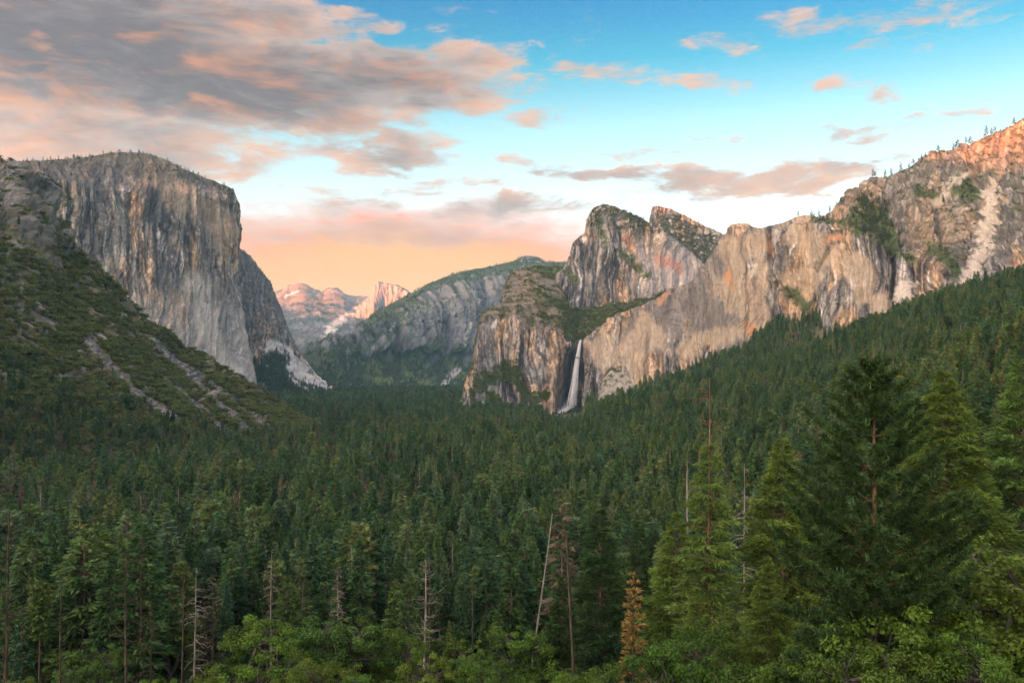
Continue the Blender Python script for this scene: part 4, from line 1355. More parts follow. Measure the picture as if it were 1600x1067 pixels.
def broadleaf(seed, H=12.0, W=5.5, clumps=70, per=160, leaf=0.24, stems=3, base=0.25, up=0.25, lumpy=0.35):
    """an oak: forked trunk, limbs to leaf clumps spread through an uneven crown"""
    p = Plant(seed)
    r = p.r
    hub = np.array((r.normal() * 0.3, r.normal() * 0.3, H * base))
    p.tube([(0, 0, -0.06 * H), hub * 0.5, hub], [0.034 * H, 0.028 * H, 0.024 * H], 7)
    lobes = []
    for s in range(5 + stems):
        a = s * 2.4 + r.random()
        q = r.uniform(0.25, 0.62)
        lobes.append((np.array((math.cos(a) * W * q, math.sin(a) * W * q, H * r.uniform(0.48, 0.80))), W * r.uniform(0.38, 0.58)))
    lobes.append((np.array((r.normal() * 0.4, r.normal() * 0.4, H * 0.80)), W * 0.5))
    for c, R_ in lobes:
        mid = 0.5 * (hub + c) + r.normal(size=3) * 0.05 * H
        p.tube([hub, mid, c], [0.016 * H, 0.011 * H, 0.005 * H], 5)
        nc = max(4, int(clumps / len(lobes)))
        for _ in range(nc):
            v = r.normal(size=3)
            v[2] = abs(v[2]) * 0.9 - 0.25
            v /= np.linalg.norm(v)
            cc = c + v * R_ * (0.45 + 0.72 * r.random()) * np.array((1, 1, 0.8))
            p.tube([c, 0.5 * (c + cc) + r.normal(size=3) * 0.04 * H, cc], [0.005 * H, 0.003 * H, 0.001 * H], 3)
            cr = R_ * r.uniform(0.13, 0.30)
            n = int(per * (cr / (0.22 * R_)) ** 2)
            w = r.normal(size=(n, 3))
            w /= np.linalg.norm(w, axis=1, keepdims=True)
            w *= (r.random(n) ** 0.45)[:, None]
            pos = cc + w * cr * np.array((1.15, 1.15, 0.72))
            sh = np.clip(0.95 + r.normal(size=n) * 0.22 + 0.30 * r.normal(), 0.35, 2.0)
            nrm = w + np.array((0, 0, 0.8))
            p.leaves(pos, leaf * (0.7 + 0.6 * r.random(n)), sh, nrm, 0.6)
    return p


def shrub(seed, H=1.0, n=260, leaf=0.12):
    """a rounded bush of unit height for the brush on far slopes"""
    p = Plant(seed)
    r = p.r
    for k in range(3):
        a = r.random() * 6.28
        p.tube([(0, 0, -0.25), (0.15 * math.cos(a), 0.15 * math.sin(a), 0.3), (0.35 * math.cos(a), 0.35 * math.sin(a), 0.6)], [0.04, 0.03, 0.01], 3)
    for k in range(6):
        a = k * 1.2 + r.random()
        q = r.uniform(0.05, 0.42)
        c = np.array((math.cos(a) * q, math.sin(a) * q, r.uniform(0.3, 0.62)))
        m = n // 6
        w = r.normal(size=(m, 3))
        w /= np.linalg.norm(w, axis=1, keepdims=True)
        pos = c + w * (0.30 * r.random(m) ** 0.3)[:, None] * np.array((1.15, 1.15, 0.9))
        p.leaves(pos, leaf * (0.7 + 0.7 * r.random(m)), 0.9 + r.normal(size=m) * 0.16, w + np.array((0, 0, 0.5)), 0.5)
    return p


def pine(seed, H=38.0, W=6.2, blade=0.42):
    """the tall near pine: open whorls of upturned limbs with bottle-brush tufts"""
    p = Plant(seed)
    r = p.r
    hs = np.linspace(0, 1, 14)
    tr = np.stack([0.10 * np.sin(hs * 4), 0.10 * np.cos(hs * 3), hs * H], -1)
    tr[0, 2] = -1.5
    p.tube(tr, 0.43 * (1 - hs * 0.93), 9)

    def tuft(c, d, s, n):
        d = d / np.linalg.norm(d)
        f = r.random(n)
        base = c + d * ((f - 0.75) * s * 1.3)[:, None] + r.normal(size=(n, 3)) * 0.05 * s
        v = r.normal(size=(n, 3))
        v -= (v @ d)[:, None] * d * 0.6
        v = v + d * 0.9 + np.array((0, 0, 0.25))
        p.blades(base, v, blade * (0.7 + 0.5 * r.random(n)) * s, 0.085 * s, np.clip(1.0 + 0.28 * r.normal() + r.normal(size=n) * 0.15, 0.4, 1.8))

    levels = np.concatenate([np.linspace(0.06, 0.64, 30), np.linspace(0.67, 0.955, 10)])
    for q, u in enumerate(levels):
        g = 1 - u
        R_ = W * min(1.0, g / 0.33) ** 0.9 * (0.88 if 0.66 < u < 0.74 else 1.0)
        nb = 5 if u > 0.66 else 7
        a0 = r.random() * 6.28
        for k in range(nb):
            if 0.64 < u < 0.74 and r.random() < 0.15:
                continue
            az = a0 + k * 2 * np.pi / nb + r.normal() * 0.25
            d = np.array((math.cos(az), math.sin(az), 0))
            L = R_ * r.uniform(0.62, 1.06)
            f = np.linspace(0, 1, 6)
            rise = (0.55 + 0.5 * max(0.0, u - 0.5)) if u > 0.45 else 0.25
            o = np.array((0, 0, u * H))
            pts = o + d * (f * L)[:, None] + np.array((0, 0, 1)) * (L * rise * f ** 1.5 - 0.05 * L * f)[:, None]
            p.tube(pts, 0.055 * (1 - f * 0.8) * (0.5 + L / W), 4)
            nt_ = int(5 + 7 * L / W)
            for w in range(nt_):
                fq = 0.30 + 0.70 * (w + r.random()) / nt_
                c = np.array([np.interp(fq, f, pts[:, j]) for j in range(3)])
                s_ = np.array((-d[1], d[0], 0)) * r.normal() * 0.75 + d * 0.6 + np.array((0, 0, 0.55))
                e = c + s_ * r.uniform(0.25, 0.95) * (0.5 + 0.5 * L / W)
                p.tube([c, 0.5 * (c + e), e], [0.02, 0.014, 0.008], 3)
                tuft(e, s_, r.uniform(0.9, 1.4), 64)
            tuft(pts[-1], pts[-1] - pts[-2], 1.2, 60)
    for u in np.linspace(0.90, 0.985, 8):
        a = r.random() * 6.28
        tuft(np.array((0.30 * math.cos(a), 0.30 * math.sin(a), u * H)), np.array((math.cos(a) * 0.7, math.sin(a) * 0.7, 0.8)), 1.0, 60)
    return p


# prototypes shared by the forest and by the single trees
PROTO = {}
for i in range(2):
    PROTO['fir%d' % (i + 7)] = conifer(120 + i, 30, (0.17, 0.135)[i], (0.38, 0.5)[i], 110, 30, 0.046, 1.0, 0.05, 0.4, 0.65, 0, 0.014, 0, True, (0.35, 0.45)[i])
for i in range(7):
    PROTO['fir%d' % i] = conifer(100 + i, 30, (0.115, 0.15, 0.10, 0.14, 0.165, 0.13, 0.19)[i], (0.16, 0.10, 0.24, 0.12, 0.06, 0.30, 0.10)[i], (150, 150, 130, 150, 170, 110, 170)[i], 27, 0.044, 1.0, (0.28, 0.2, 0.35, 0.12, 0.3, 0.45, 0.1)[i],
                                  (0.85, 0.75, 0.7, 0.95, 0.8, 0.6, 0.7)[i], (0.4, 0.4, 0.5, 0.35, 0.4, 0.6, 0.45)[i], 0, 0.012, 0, True, (1, 0.8, 0.6, 1, 0.7, 0.5, 0.55)[i])
for i in range(3):
    PROTO['brown%d' % i] = conifer(130 + i, 30, (0.10, 0.12, 0.09)[i], (0.22, 0.16, 0.3)[i], 90, 15, 0.040, 0.8, 0.25, 0.75, 0.5)
for i in range(3):
    PROTO['snag%d' % i] = snag(150 + i, 30, (46, 60, 30)[i], (0.01 * i, 0), 0.010, (0.11, 0.14, 0.09)[i], 0.15, 0.15, 0.2, 1, -0.25, 5)
for i in range(3):
    PROTO['oak%d' % i] = broadleaf(170 + i, 12, (5.0, 5.8, 5.2)[i], 46, 46, 0.52, 3)
for i in range(3):
    PROTO['bush%d' % i] = shrub(190 + i)
for i in range(3):
    PROTO['rim%d' % i] = conifer(210 + i, 30, (0.15, 0.20, 0.12)[i], (0.2, 0.3, 0.12)[i], 34, 12, 0.10, 1.0, 0.15, (0.7, 0.5, 0.9)[i], 0.5, 0, 0.014, 0, False)
MATS = {'fir': (M_BARK, M_FIR), 'brown': (M_BARK, M_BROWN), 'snag': (M_DEAD, M_DEAD), 'oak': (M_OAKBARK, M_OAK), 'bush': (M_OAKBARK, M_BUSH), 'rim': (M_BARK, M_RIM)}
KEYS = sorted(PROTO)
_pc = bpy.data.collections.new('forest_kinds')              # only feeds the instancer below
_kind_mesh = {}
for k_ in KEYS:
    stem_ = k_.rstrip('0123456789')
    _kind_mesh[k_] = PROTO[k_].joined('kind_' + k_, *MATS[stem_])
    o_ = bpy.data.objects.new('%02d_%s' % (KEYS.index(k_), k_), _kind_mesh[k_])
    _pc.objects.link(o_)


def instancer(name, pts, scale, sxy, rot, kind, label):
    """one object of stuff: points carrying size, turn and kind, each shown as a plant"""
    me = bpy.data.meshes.new(name)
    me.vertices.add(len(pts))
    me.vertices.foreach_set('co', np.ascontiguousarray(pts, np.float32).ravel())
    for an, arr, ty in (('size', np.stack([sxy, sxy, scale], -1), 'FLOAT_VECTOR'), ('turn', rot, 'FLOAT_VECTOR')):
        a = me.attributes.new(an, ty, 'POINT')
        a.data.foreach_set('vector', np.ascontiguousarray(arr, np.float32).ravel())
    a = me.attributes.new('plant', 'INT', 'POINT')
    a.data.foreach_set('value', np.ascontiguousarray(kind, np.int32))
    me.update()
    o = link(name, me)
    ng = bpy.data.node_groups.new(name + '_scatter', 'GeometryNodeTree')
    ng.interface.new_socket('Geometry', in_out='INPUT', socket_type='NodeSocketGeometry')
    ng.interface.new_socket('Geometry', in_out='OUTPUT', socket_type='NodeSocketGeometry')
    gi, go = ng.nodes.new('NodeGroupInput'), ng.nodes.new('NodeGroupOutput')
    ci = ng.nodes.new('GeometryNodeCollectionInfo')
    ci.inputs['Collection'].default_value = _pc
    ci.inputs['Separate Children'].default_value = True
    ci.inputs['Reset Children'].default_value = True
    iop = ng.nodes.new('GeometryNodeInstanceOnPoints')
    iop.inputs['Pick Instance'].default_value = True
    ng.links.new(gi.outputs[0], iop.inputs['Points'])
    ng.links.new(ci.outputs[0], iop.inputs['Instance'])
    for an, ty, sock in (('size', 'FLOAT_VECTOR', 'Scale'), ('turn', 'FLOAT_VECTOR', 'Rotation'), ('plant', 'INT', 'Instance Index')):
        na = ng.nodes.new('GeometryNodeInputNamedAttribute')
        na.data_type = ty
        na.inputs['Name'].default_value = an
        ng.links.new(na.outputs['Attribute'], iop.inputs[sock])
    ng.links.new(iop.outputs[0], go.inputs[0])
    md = o.modifiers.new('scatter', 'NODES')
    md.node_group = ng
    tag(o, label, None, None, 'stuff')
    return o


# ------------------------------------------------------------------ where the forest stands
_fr = np.random.default_rng(2024)


def jitter_grid(x0, x1, y0, y1, s):
    nx, ny = int((x1 - x0) / s), int((y1 - y0) / s)
    X, Y = np.meshgrid(np.arange(nx), np.arange(ny), indexing='ij')
    X = x0 + (X + _fr.random(X.shape)) * s
    Y = y0 + (Y + _fr.random(Y.shape)) * s
    return X.ravel(), Y.ravel()


def in_view(x, y, m=60):
    px = CX + F_PX * x / np.maximum(y, 1)
    return (px > -m) & (px < 1600 + m)


fx, fy = [], []
for (a, b, s) in ((150, 420, 6.6), (420, 1000, 6.8), (1000, 1800, 8.0), (1800, 3000, 10.5), (3000, 5600, 15.0)):
    w = b * 0.62 + 40
    X, Y = jitter_grid(-w, w, a, b, s)
    k = in_view(X, Y)
    fx.append(X[k]); fy.append(Y[k])
fx, fy = np.concatenate(fx), np.concatenate(fy)
fz = ground_z(fx, fy)
# keep the trees off the rock: nothing beyond the foot of the mountains
pxf, pyf, _ = proj(np.stack([fx, fy, fz], -1))
keep = np.ones(len(fx), bool)
wall_px = np.array([900, 935, 1000, 1061, 1122, 1172, 1206, 1250, 1279, 1284, 1347, 1397, 1424, 1475, 1546, 1600, 1750])
wall_D = np.array([2640, 2600, 2520, 2455, 2395, 2360, 2335, 2270, 2230, 2120, 2030, 1960, 1930, 1880, 1780, 1740, 1620])
keep &= ~((pxf > 900) & (fy > np.interp(pxf, wall_px, wall_D)))
keep &= ~((pxf > 928) & (pxf < 998) & (fy > 2330))
keep &= ~((pxf > 700) & (pxf <= 905) & (fy > 2630) & (pxf > 722))
keep &= ~((pxf <= 722) & (fy > 5250))
hill_px = np.array([-200, 0, 140, 240, 300, 400, 476, 545])
hill_B = np.array([760, 860, 975, 1060, 1140, 1320, 1510, 1660])
keep &= ~((pxf < 545) & (fy > np.interp(pxf, hill_px, hill_B)) & (fy < 2000))
keep &= ~((pxf < 395) & (fy > 2000))
keep &= fy > np.interp(pxf, [0, 300, 420, 950, 1100, 1600], [235, 245, 275, 262, 215, 190])
clear = fbm(fx / 90, fy / 90, 3, 401)
keep &= clear + 0.35 * _fr.random(len(clear)) > -0.52
fx, fy, fz, pxf = fx[keep], fy[keep], fz[keep], pxf[keep]
n_f = len(fx)
u = _fr.random(n_f)
brown_zone = sst(fbm(fx / 170, fy / 240, 3, 402) + 0.35 * sst(pxf, 820, 500) - 0.2 * sst(pxf, 800, 1000), -0.05, 0.65)
p_brown = 0.015 + 0.24 * brown_zone * sst(fy, 300, 600) * sst(fy, 3500, 1800)
p_snag = 0.022 + 0.035 * brown_zone
p_oak = 0.05 + 0.35 * sst(fbm(fx / 110, fy / 140, 3, 403), 0.20, 0.55)
kind_f = np.where(u < p_brown, 1, np.where(u < p_brown + p_snag, 2, np.where(u < p_brown + p_snag + p_oak, 3, 0)))
h_f = _fr.normal(33, 8.0, n_f) * (1 + 0.28 * fbm(fx / 60, fy / 60, 3, 404))
h_f = np.clip(h_f, 13, 52)
small = _fr.random(n_f) < 0.28
h_f = np.where(small, h_f * _fr.uniform(0.35, 0.7, n_f), h_f)
h_f = np.where(kind_f == 3, _fr.uniform(10, 18, n_f), h_f)
h_f = np.where((pxf > 846) & (pxf < 915) & (fy > 1400), h_f * np.interp(fy, [1400, 2200], [0.8, 0.28]), h_f)
slope_r = sst(pxf, 1000, 1300) * sst(fy, 700, 1100)
h_f = h_f * (1 - 0.18 * slope_r)
h_f = np.where(fy < 420, h_f * 0.92, h_f)
far_w = 1 + 0.45 * sst(fy, 1500, 4500)                      # wider crowns close the gaps of the thinner far planting

STEMS = {0: ('fir', 9), 1: ('brown', 3), 2: ('snag', 3), 3: ('oak', 3)}
BASEH = {'fir': 30.0, 'brown': 30.0, 'snag': 30.0, 'oak': 12.0, 'bush': 1.0, 'rim': 30.0}
var_f = np.where(_fr.random(n_f) < 0.10, 7 + 9 * _fr.integers(0, 10, n_f) + _fr.integers(0, 2, n_f), 9 * _fr.integers(0, 10, n_f) + _fr.integers(0, 7, n_f))
key_f = np.array([STEMS[k][0] + str(v % STEMS[k][1]) for k, v in zip(kind_f, var_f)])
rot_f = _fr.random(n_f) * 6.283
wid_f = _fr.uniform(0.72, 1.22, n_f)

# ------------------------------------------------------------------ trees that show largest become single objects
top_px, top_py, dd = proj(np.stack([fx, fy, fz + h_f], -1))
bot_px, bot_py, _ = proj(np.stack([fx, fy, fz], -1))
hpix = np.clip(bot_py - top_py, 1, None)
wpix = hpix * np.where(kind_f == 3, 0.9, 0.27) * wid_f
order = np.argsort(fy)
mask = np.zeros((134, 200), bool)                              # photograph in 8-pixel cells, filled from near to far
vis = np.zeros(n_f)
near_blocks = [(1290, 560, 1430, 1067), (1420, 600, 1540, 1067), (1060, 640, 1150, 1000), (1150, 720, 1300, 1067), (1540, 700, 1600, 1067), (330, 985, 1000, 1067), (880, 850, 960, 1067), (1000, 950, 1600, 1067)]
for (x0, y0, x1, y1) in near_blocks:
    mask[y0 // 8:y1 // 8 + 1, x0 // 8:x1 // 8 + 1] = True
for i in order[:16000]:
    if top_py[i] > 1067 or top_px[i] < 0 or top_px[i] > 1600:
        continue
    x0, x1 = int(max(0, (top_px[i] - 0.36 * wpix[i]) // 8)), int(min(199, (top_px[i] + 0.36 * wpix[i]) // 8))
    y0, y1 = int(max(0, (top_py[i] + 0.12 * hpix[i]) // 8)), int(min(133, bot_py[i] // 8))
    if y1 < y0:
        continue
    sub = mask[y0:y1 + 1, x0:x1 + 1]
    free = (~sub).sum()
    vis[i] = free * 64 * min(1.0, wpix[i] * 0.72 / ((x1 - x0 + 1) * 8)) * (1 if top_py[i] < 1040 else 0.2)
    if kind_f[i] != 2:
        sub[:] = True
vis = np.where(hpix < 26, 0, vis)
single = np.zeros(n_f, bool)
for k, n_max in ((0, 290), (1, 110), (2, 60), (3, 45)):
    idx = np.nonzero((kind_f == k) & (vis > 60))[0]
    single[idx[np.argsort(-vis[idx])][:n_max]] = True

PARTS = {}


def part_meshes(key):
    if key not in PARTS:
        PARTS[key] = PROTO[key].meshes(key, *MATS[key.rstrip('0123456789')])
    return PARTS[key]


def tree_object(name, key_or_meshes, loc, scale, rot, label, cat, group=None, tilt=(0, 0), leafname='crown'):
    tm, cm = part_meshes(key_or_meshes) if isinstance(key_or_meshes, str) else key_or_meshes
    e = bpy.data.objects.new(name, None)
    e.empty_display_size = 0.5
    COL.objects.link(e)
    e.location = loc
    e.scale = scale
    e.rotation_euler = (tilt[0], tilt[1], rot)
    tag(e, label, cat, group)
    if tm is not None:
        link('trunk', tm, e)
    if cm is not None:
        link(leafname, cm, e)
    return e


NAMES = {0: ('conifer_tree', 'green conifer', 'conifer', 'green conifers of the near valley forest'),
         1: ('browning_conifer', 'thin brown conifer', 'conifer', 'browning conifers in the valley forest'),
         2: ('dead_tree', 'bare grey trunk', 'dead tree', 'grey snags in the valley forest'),
         3: ('round_tree', 'rounded light green broadleaf tree', 'tree', 'broadleaf trees among the valley conifers')}
ZONES = ((70, 'at the left edge'), (180, 'under the brushy slope'), (300, 'under the grey scree chutes'), (420, 'under the prow of the monolith'), (520, 'under the white rockslide scar'), (640, 'under the distant dome'), (740, 'under the hazy middle mountain'),
         (850, 'under the lower buttress'), (930, 'under the waterfall'), (1030, 'under the small rock dome'), (1150, 'under the tan wall'), (1290, 'left of the tall pine'), (1450, 'behind the tall pine'), (9999, 'at the right edge'))
for i in np.nonzero(single)[0]:
    nm, lb, ct, gp = NAMES[kind_f[i]]
    look = ('short ' if h_f[i] < 24 else 'tall ' if h_f[i] > 42 else '') + (('slender ' if wid_f[i] < 0.86 else 'broad ' if wid_f[i] > 1.06 else '') if kind_f[i] == 0 else '')
    if kind_f[i] == 0:
        look += ('spired ', '', 'sparse ', 'pointed ', 'skirted ', 'drooping ', 'conical ', 'round-topped ', 'high-crowned ')[var_f[i] % 9]
    zone = next(z for lim, z in ZONES if top_px[i] < lim)
    row = 'in the nearest rows' if fy[i] < 360 else 'a few rows back' if fy[i] < 480 else 'in the middle rows' if fy[i] < 680 else 'well back in the forest'
    s = h_f[i] / BASEH[STEMS[kind_f[i]][0]]
    tree_object(nm, str(key_f[i]), (fx[i], fy[i], fz[i] - 0.3), (s * wid_f[i], s * wid_f[i], s), rot_f[i], '%s%s %s, %s' % (look, lb, row, zone), ct, gp)

rest = ~single
P_all, S_all, W_all, R_all, K_all = [], [], [], [], []
sc_ = h_f / np.array([BASEH[STEMS[k][0]] for k in kind_f])
P_all.append(np.stack([fx, fy, fz - 0.3], -1)[rest]); S_all.append(sc_[rest]); W_all.append((sc_ * wid_f * far_w)[rest]); R_all.append(rot_f[rest])
K_all.append(np.array([KEYS.index(k) for k in key_f[rest]]))
Pb, Sb, Wb, Rb, Kb = [], [], [], [], []
Pr, Sr, Wr, Rr_, Kr = [], [], [], [], []
for pts, kind, lo, hi in SCATTERS:
    n = len(pts)
    if n == 0:
        continue
    hh = lo + (hi - lo) * _fr.random(n) ** 1.5
    rr = _fr.random(n) * 6.283
    if kind == 'mixed':
        uu = _fr.random(n)
        st = np.where(uu < 0.52, 0, np.where(uu < 0.74, 1, np.where(uu < 0.82, 2, 3)))
        hh = np.where(st == 3, _fr.uniform(7, 13, n), hh)
        vv = _fr.integers(0, 60, n)
        kk = np.array([KEYS.index(STEMS[a][0] + str(b % STEMS[a][1])) for a, b in zip(st, vv)])
        s = hh / np.where(st == 3, 12.0, 30.0)
        P_all.append(pts - np.array((0, 0, 0.5))); S_all.append(s); W_all.append(s * _fr.uniform(0.85, 1.3, n)); R_all.append(rr); K_all.append(kk)
    elif kind == 'bush':
        kk = np.array([KEYS.index('bush%d' % q) for q in _fr.integers(0, 3, n)])
        Pb.append(pts); Sb.append(hh * 0.95); Wb.append(hh * _fr.uniform(1.0, 1.6, n)); Rb.append(rr); Kb.append(kk)
    else:
        kk = np.array([KEYS.index('rim%d' % q) for q in _fr.integers(0, 3, n)])
        Pr.append(pts - np.array((0, 0, 1.0))); Sr.append(hh / 30); Wr.append(hh / 30 * _fr.uniform(0.9, 1.4, n)); Rr_.append(rr); Kr.append(kk)


def z3(a):
    return np.stack([0.03 * np.sin(a * 37.7), 0.03 * np.cos(a * 51.3), a], -1)


cat_ = np.concatenate
instancer('forest', cat_(P_all), cat_(S_all), cat_(W_all), z3(cat_(R_all)), cat_(K_all), 'dense mixed conifer forest covering the valley floor and lower slopes')
instancer('scrub_vegetation', cat_(Pb), cat_(Sb), cat_(Wb), z3(cat_(Rb)), cat_(Kb), 'olive green brush covering the slopes and rock ledges')
instancer('ridge_forest', cat_(Pr), cat_(Sr), cat_(Wr), z3(cat_(Rr_)), cat_(Kr), 'tiny dark trees along the cliff rims and far slopes')
print('forest', n_f, 'singles', single.sum(), 'instances', sum(len(a) for a in P_all + Pb + Pr), [int((single & (kind_f == k)).sum()) for k in range(4)])


# ------------------------------------------------------------------ waterfall
def build_waterfall():
    m, nt, b, out = new_mat('falling_water')
    b.inputs['Base Color'].default_value = (0.93, 0.94, 0.94, 1)
    b.inputs['Roughness'].default_value = 0.5
    m2, nt2, b2, out2 = new_mat('water_spray')
    b2.inputs['Base Color'].default_value = (0.93, 0.94, 0.94, 1)
    for nt_, b_, o_ in ((nt, b, out), (nt2, b2, out2)):              # light passes through falling water
        tr = nt_.nodes.new('ShaderNodeBsdfTranslucent')
        tr.inputs[0].default_value = (0.92, 0.93, 0.93, 1)
        mx = nt_.nodes.new('ShaderNodeMixShader')
        mx.inputs[0].default_value = 0.5
        nt_.links.new(b_.outputs[0], mx.inputs[1])
        nt_.links.new(tr.outputs[0], mx.inputs[2])
        nt_.links.new(mx.outputs[0], o_.inputs[0])
    r = np.random.default_rng(3)
    path = [P(907.5, 531.0, 2800), P(906, 537, 2772), P(902.8, 556, 2738), P(899.5, 585, 2716), P(896, 612, 2702), P(893.5, 634, 2695)]
    path = np.array(path)
    tt = np.linspace(0, 1, len(path))
    q = np.linspace(0, 1, 40)
    C = np.stack([np.interp(q, tt, path[:, k]) for k in range(3)], -1)
    p = Plant(5)
    for k in range(70):
        off = r.normal() * 0.5 - 0.15 * r.random()
        offy = r.normal() * 0.5
        end = r.uniform(0.55, 1.0) if k % 3 == 0 else 1.0
        st = 0.0 if k % 2 == 0 else r.uniform(0, 0.5)
        sel = (q >= st) & (q <= end)
        qq = q[sel]
        w = 2.6 + 11.0 * qq ** 1.5
        ph = r.random() * 6
        pts = C[sel] + np.stack([off * w + 0.8 * np.sin(qq * 18 + ph) * qq, offy * w, 0 * qq], -1)
        if len(pts) > 3:
            p.tube(pts, (0.35 + 0.75 * r.random() ** 2) * (0.9 + 0.3 * qq) * np.minimum(1, (end - qq) * 8 + 0.25), 4)
    v, f = p.wood_arrays()
    fall = link('waterfall', mesh_np('waterfall', v, f, (m,), None, True))
    tag(fall, 'tall thin white waterfall dropping from the hanging valley into a dark recess', None, None, 'structure')
    c = Plant(6)
    line = np.array([P(893.5, 633, 2693), P(888, 639, 2672), P(880, 644, 2650), P(873, 649, 2625), P(866, 653, 2600)])
    ln_t = np.linspace(0, 1, len(line))
    for k in range(34):
        q2 = np.linspace(r.uniform(0, 0.3), r.uniform(0.6, 1.0), 14)
        base = np.stack([np.interp(q2, ln_t, line[:, j]) for j in range(3)], -1)
        sp = 5.5 * (1 - 0.55 * q2)
        pts = base + np.stack([r.normal() * sp * 0.7 + 1.2 * r.normal(size=14), r.normal() * sp, 2.5 * np.abs(r.normal()) + r.normal(size=14) * 1.1], -1)
        c.tube(pts, 0.9 * np.sin(np.linspace(0.2, 3.0, 14)) + 0.15, 4)
    v, f = c.wood_arrays()
    link('cascade', mesh_np('cascade', v, f, (m,), None, True), fall)
    s = Plant(7)
    n = 4200
    u = r.random(n) ** 1.3
    cen = np.stack([np.interp(u, ln_t, line[:, j]) for j in range(3)], -1) + r.normal(size=(n, 3)) * np.array((9.5, 6, 8.5)) * (1.15 - u)[:, None] + np.array((-2, 0, 5))
    s.leaves(cen, 0.5 + 0.7 * r.random(n), 1.0)
    v, f, cc = s.leaf_arrays()
    sp_o = link('spray', mesh_np('spray', v, f, (m2,)), fall)
    sp_o['kind'] = 'stuff'


build_waterfall()

# ------------------------------------------------------------------ single pines along the skyline of the right ridge
_ord = ['first', 'second', 'third', 'fourth', 'fifth', 'sixth', 'seventh', 'eighth', 'ninth', 'tenth', 'eleventh', 'twelfth', 'thirteenth', 'fourteenth', 'fifteenth', 'sixteenth', 'seventeenth', 'eighteenth', 'nineteenth',
        'twentieth', 'twenty-first', 'twenty-second', 'twenty-third', 'twenty-fourth', 'twenty-fifth', 'twenty-sixth', 'twenty-seventh', 'twenty-eighth', 'twenty-ninth', 'thirtieth']
_rp = [(1247, 8, 0), (1284, 19, 2), (1297, 10, 0), (1364, 11, 0), (1369, 8, 0), (1385, 10, 0), (1392, 11, 0), (1399, 10, 2), (1407, 12, 0), (1420, 9, 0), (1427, 8, 0), (1441, 9, 0), (1447, 7, 0), (1465, 10, 0), (1470, 8, 0), (1490, 12, 0), (1496, 13, 0),
       (1502, 10, 2), (1508, 9, 0), (1515, 12, 0), (1521, 8, 2), (1528, 17, 2), (1534, 12, 2), (1541, 14, 0), (1548, 11, 0), (1555, 8, 0), (1579, 11, 2), (1585, 10, 0)]
_top = WALL.py.argmin(axis=1)
_tx = WALL.px[np.arange(len(_top)), _top]
for k, (px, hp, kd) in enumerate(_rp):
    i = int(np.argmin(np.abs(_tx - px)))
    pt = WALL.G[i, _top[i]]
    h = hp / F_PX * pt[1] * 1.25
    if kd == 2:
        key, s, nm, what = 'snag%d' % (k % 3), h / 30, 'dead_ridge_tree', 'thin dead trunk'
    else:
        key, s, nm, what = 'rim%d' % (k % 3), h / 30, 'ridge_pine', 'small dark pine'
    tree_object(nm, key, (pt[0], pt[1], pt[2] - 1.5), (s * 1.25, s * 1.25, s), k * 1.7, '%s, %s tree from the left along the right skyline ridge' % (what, _ord[k]), 'pine' if kd == 0 else 'dead tree', 'trees on the right skyline ridge')

# ------------------------------------------------------------------ near trees, each by its own look and place
print('near trees')
N_FIR = [conifer(301, 40, 0.195, 0.06, 560, 150, 0.0145, 1.0, 0.18, 0.85, 0.40, 0, 0.010, 0.0, True, 0.5, 0.24), conifer(302, 40, 0.165, 0.05, 500, 140, 0.0150, 1.0, 0.26, 0.85, 0.46, 0, 0.010, 0.0, True, 0.5, 0.24),
         conifer(303, 40, 0.125, 0.08, 400, 110, 0.0160, 1.0, 0.15, 0.8, 0.5, 0, 0.010, 0.0, True, 0.6, 0.26)]
N_FIRM = [q.meshes('near_fir_%d' % k, M_BARK, (M_FIRNEAR, M_FIRNEAR, M_PINE)[k]) for k, q in enumerate(N_FIR)]
_old = conifer(305, 48, 0.125, 0.08, 250, 120, 0.0130, 1.0, 0.42, 0.7, 0.75, 0.17, 0.0085, 0.0, True, 0.85, 0.24)
_sn = snag(306, 48, 34, (0, 0), 0.0105, 0.075, 0.25, -0.1, 0.30, 2, -0.05, 8)
# limbs only: the tall fir has dead limbs all the way up its bare top
_old.wv += _sn.wv[1:]
_shift = _old.nw - len(_sn.wv[0])
_old.wf += [f + _shift for f in _sn.wf[1:]]
_old.nw += sum(len(a) for a in _sn.wv[1:])
OLDM = _old.meshes('old_fir', M_PBARK, M_FIRNEAR)
PINEM = pine(310, 37, 6.7).meshes('near_pine', M_PBARK, M_PINE)
OAKS = [broadleaf(320 + k, 12, (5.4, 5.0, 6.0)[k], 150, 170, 0.17, 3, (0.25, 0.3, 0.2)[k]).meshes('near_oak_%d' % k, M_OAKBARK, M_OAK) for k in range(3)]
GOLDM = conifer(330, 16, 0.11, 0.05, 120, 40, 0.030, 1.0, 0.0, 0.55, 0.5, 0, 0.010, 0.05).meshes('yellow_fir', M_BARK, M_GOLD)
SNAGS = [snag(341, 30, 60, (0, 0), 0.011, 0.145, 0.15, 0.55, 0.22, 3, -0.35, 8), snag(342, 30, 34, (0.02, 0), 0.012, 0.07, 0.35, 0.3, 0.4, 1, -0.2, 8),
         snag(343, 30, 70, (-0.01, 0), 0.009, 0.12, 0.05, -0.35, 0.15, 3, 0.05, 8), snag(344, 30, 26, (0, 0), 0.013, 0.11, 0.2, 0.7, 0.15, 2, -0.45, 8)]
SNAGM = {(k, d): SNAGS[k].meshes('snag_%d_%d' % (k, d), (M_DEAD, M_DARKDEAD)[d], M_DEAD) for k in range(4) for d in range(2)}


